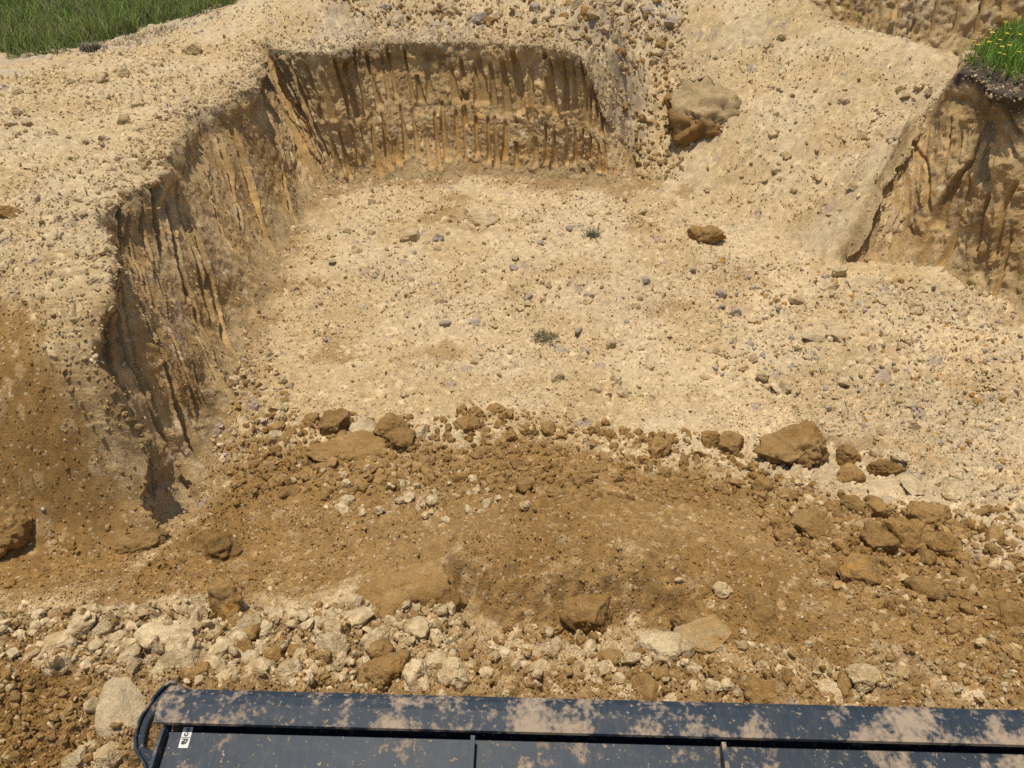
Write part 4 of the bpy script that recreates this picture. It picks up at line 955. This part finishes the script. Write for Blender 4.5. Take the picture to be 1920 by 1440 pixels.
# ------------------------------------------------------------------ grass, weeds, flowers
def grass_material():
    m, n, b = nodes('grass_blades'); L = n.links.new
    a = N(n, 'ShaderNodeAttribute', attribute_name='col'); L(a.outputs['Color'], b.inputs['Base Color'])
    b.inputs['Roughness'].default_value = .7; b.inputs['Specular IOR Level'].default_value = .1
    tr = N(n, 'ShaderNodeBsdfTranslucent'); L(a.outputs['Color'], tr.inputs['Color'])
    mx = N(n, 'ShaderNodeMixShader'); mx.inputs[0].default_value = .35
    L(b.outputs[0], mx.inputs[1]); L(tr.outputs[0], mx.inputs[2]); L(mx.outputs[0], n.nodes['Material Output'].inputs['Surface'])
    return m
M_GRASS = grass_material()
def blades_mesh(name, P, height, width, lean, cols, rs):
    n = len(P); az = rs.uniform(0, 6.28, n); d = np.stack([np.cos(az), np.sin(az), np.zeros(n)], -1); sd = np.stack([-d[:, 1], d[:, 0], np.zeros(n)], -1)
    V = []; C = []
    for k, (t, wf) in enumerate(((0, 1), (.35, .9), (.7, .6), (1, 0))):
        c = P + d * (lean * height * t ** 1.8)[:, None] + np.array((0, 0, 1)) * (height * (t - .35 * np.clip(lean, 0, 1) * t ** 2.5))[:, None]
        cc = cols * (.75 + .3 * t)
        if wf > 0: V += [c - sd * (width * wf)[:, None], c + sd * (width * wf)[:, None]]; C += [cc, cc]
        else: V += [c]; C += [cc]
    V = np.stack(V, 1).reshape(-1, 3); C = np.stack(C, 1).reshape(-1, 3)
    base = np.arange(n)[:, None, None] * 7
    Fc = (base + np.array([[0, 1, 3], [0, 3, 2], [2, 3, 5], [2, 5, 4], [4, 5, 6]])[None]).reshape(-1, 3)
    return mesh_from(name, V, Fc, np.clip(C, .01, .7))
rs = np.random.RandomState(77)
def turf(name, label, n, xr, yr, ok, hgt, wid, greens, straw, lean=(.1, .9)):
    x = rs.uniform(*xr, n); y = rs.uniform(*yr, n); m = ok(x, y); x, y = x[m], y[m]; n = len(x)
    z = gz(x, y); cl = .5 + .5 * fbm(x * 1.5, y * 1.5, seed=140, octaves=3)
    h = rs.uniform(*hgt, n) * (.5 + cl); g = np.array(greens)[rs.randint(len(greens), size=n)] * rs.uniform(.7, 1.25, (n, 1))
    st = rs.rand(n) < straw; g[st] = np.array((.36, .28, .14)) * rs.uniform(.6, 1.1, (st.sum(), 1))
    me = blades_mesh(name, np.stack([x, y, z - .01], -1), h, rs.uniform(*wid, n), rs.uniform(*lean, n), g, rs)
    return tag(obj(name, me, M_GRASS), label, kind='stuff')
GREENS = [(.16, .23, .04), (.22, .29, .055), (.10, .15, .03), (.28, .32, .08)]
inl = lambda x, y: (soft_poly(GRASSL, x + 3.2 * fbm(x * .55, y * .55, seed=81, octaves=6, gain=.6), y - 3.2 * fbm(x * .55, y * .55, seed=81, octaves=6, gain=.6), .3) > rs.uniform(.1, .8, len(x)))
turf('grass', 'tall green grass on the field beyond the plateau', 42000, (-14, -4.4), (8.5, 19), inl, (.12, .42), (.004, .009), GREENS, .26)
turf('dry_grass', 'dead straw grass at the edge of the green field', 9000, (-7, -3.4), (11.0, 16.5), lambda x, y: (np.abs(soft_poly(GRASSL, x - .35, y + .3, .6) - .5) < .42) & (fbm(x * 1.4, y * 1.4, seed=150) > -.05), (.05, .14), (.003, .006), [(.30, .24, .14), (.22, .18, .12)], .6, (.6, 1.5))
inr = lambda x, y: soft_poly(POLY_R, x, y, .03) > .5
turf('bank_grass', 'bright green grass on top of the bank at the right', 26000, (4.2, 9.5), (4.5, 10.8), inr, (.10, .24), (.003, .007), [(.17, .28, .03), (.24, .36, .05), (.12, .20, .025)], .07)
inr2 = lambda x, y: (soft_poly(POLY_R, x, y, .03) > .3) & (edge_dist(seamR[3:], x, y) < .12)
turf('verge_straw', 'dry roots and straw hanging over the bank edge', 1500, (4.2, 6.5), (4.5, 9.0), inr2, (.06, .20), (.002, .005), [(.26, .22, .10), (.16, .17, .06)], .4, (.9, 1.8))

def tuft(px, py, wpx, hpx, n, greens, label, cat='weed'):
    p, d = hit([px], [py]); p = p[0]; k = d[0] / FPX
    q = rs.normal(0, 1, (n, 2)) * wpx * k * .22; P = np.concatenate([q, np.zeros((n, 1))], 1)
    g = np.array(greens)[rs.randint(len(greens), size=n)] * rs.uniform(.7, 1.3, (n, 1))
    me = blades_mesh('weed_tuft', P, rs.uniform(.5, 1.1, n) * hpx * k, np.full(n, 1.0 * k), rs.uniform(.2, 1.4, n), g, rs)
    o = obj('weed_tuft', me, M_GRASS); o.location = (p[0], p[1], p[2] - .005)
    return tag(o, label, cat)
tuft(1022, 636, 42, 17, 420, [(.27, .22, .11), (.19, .155, .08), (.36, .29, .16)], 'dark bushy weed tuft in the middle of the pit floor')
tuft(1112, 445, 26, 24, 60, [(.22, .22, .12), (.28, .25, .15)], 'greenish weed on a grey clod before the back face')
tuft(176, 102, 40, 22, 160, [(.30, .26, .17), (.22, .19, .13)], 'dark dead tuft at the back edge of the plateau')

M_YEL = plain('petal_yellow', (.80, .62, .03)); M_GRN = plain('stem_green', (.08, .15, .03)); M_ORG = plain('flower_disc', (.65, .40, .02))
def flower_parts():
    bm = bmesh.new(); pts = [(0, 0, 0), (.008, .004, .12), (.0, .01, .24)]; prev = None
    for p in pts:
        r = [bm.verts.new((p[0] + .003 * math.cos(a), p[1] + .003 * math.sin(a), p[2])) for a in (0, 2.1, 4.2)]
        if prev:
            for k in range(3): bm.faces.new((prev[k], prev[(k + 1) % 3], r[(k + 1) % 3], r[k]))
        prev = r
    st = bpy.data.meshes.new('stem'); bm.to_mesh(st); bm.free(); st.materials.append(M_GRN)
    bm = bmesh.new()
    for k in range(9):
        a = k * 2 * math.pi / 9; c, s_ = math.cos(a), math.sin(a)
        vv = [bm.verts.new((c * r - s_ * t, s_ * r + c * t + .01, .24 + z)) for r, t, z in ((.006, -.003, 0), (.018, -.007, .003), (.027, 0, -.001), (.018, .007, .003), (.006, .003, 0))]
        bm.faces.new(vv)
    pe = bpy.data.meshes.new('petals'); bm.to_mesh(pe); bm.free(); pe.materials.append(M_YEL)
    bm = bmesh.new(); bmesh.ops.create_uvsphere(bm, u_segments=8, v_segments=5, radius=.009)
    for v in bm.verts: v.co = (v.co.x, v.co.y + .01, v.co.z * .6 + .243)
    ce = bpy.data.meshes.new('disc'); bm.to_mesh(ce); bm.free(); ce.materials.append(M_ORG)
    return st, pe, ce
FP = flower_parts()
fl = 0
while fl < 24:
    px, py = rs.uniform(1822, 1916), rs.uniform(42, 92)
    if rs.rand() > math.exp(-((px - 1868) / 45) ** 2): continue
    p = at(px, py, 1.83 + .30 + rs.uniform(-.03, .05))
    if not inr(np.array([p[0]]), np.array([p[1]]))[0]:
        p = p * .9; 
        if not inr(np.array([p[0]]), np.array([p[1]]))[0]: continue
    e = bpy.data.objects.new('wildflower', None); COL.objects.link(e); e.location = (p[0], p[1], float(gz(p[0], p[1])[0])); s_ = rs.uniform(.7, 1.0)
    e.scale = (s_, s_, s_); e.rotation_euler = (rs.normal(0, .12), rs.normal(0, .12), rs.uniform(0, 6.28))
    tag(e, 'yellow wildflower standing in the grass on the right bank', 'flower', 'yellow wildflowers on the bank')
    for nm, m_ in zip(('stem', 'petals', 'flower_disc'), FP): obj(nm, m_, None, e)
    fl += 1

# dry roots sticking out of the left flank
def root(label, pts, r=.0022):
    bm = bmesh.new(); prev = None
    for i, p in enumerate(pts):
        ring = [bm.verts.new(Vector(p) + Vector((r * math.cos(a), 0, r * math.sin(a)))) for a in (0, 2.1, 4.2)]
        if prev:
            for k in range(3): bm.faces.new((prev[k], prev[(k + 1) % 3], ring[(k + 1) % 3], ring[k]))
        prev = ring
    me = bpy.data.meshes.new('dry_root'); bm.to_mesh(me); bm.free()
    return tag(obj('dry_root', me, M_STRAW), label, 'root')
M_STRAW = plain('straw', (.40, .31, .17))
for label, (i, j) in (('pale dry root sticking out low on the left flank', (52, 120)), ('pale dry root sticking out high on the left flank', (118, 150))):
    p0 = PM[i, j]; root(label, [p0 - (.03, 0, 0), p0 + (.06, -.03, .02), p0 + (.13, -.07, .035), p0 + (.18, -.10, .02)])
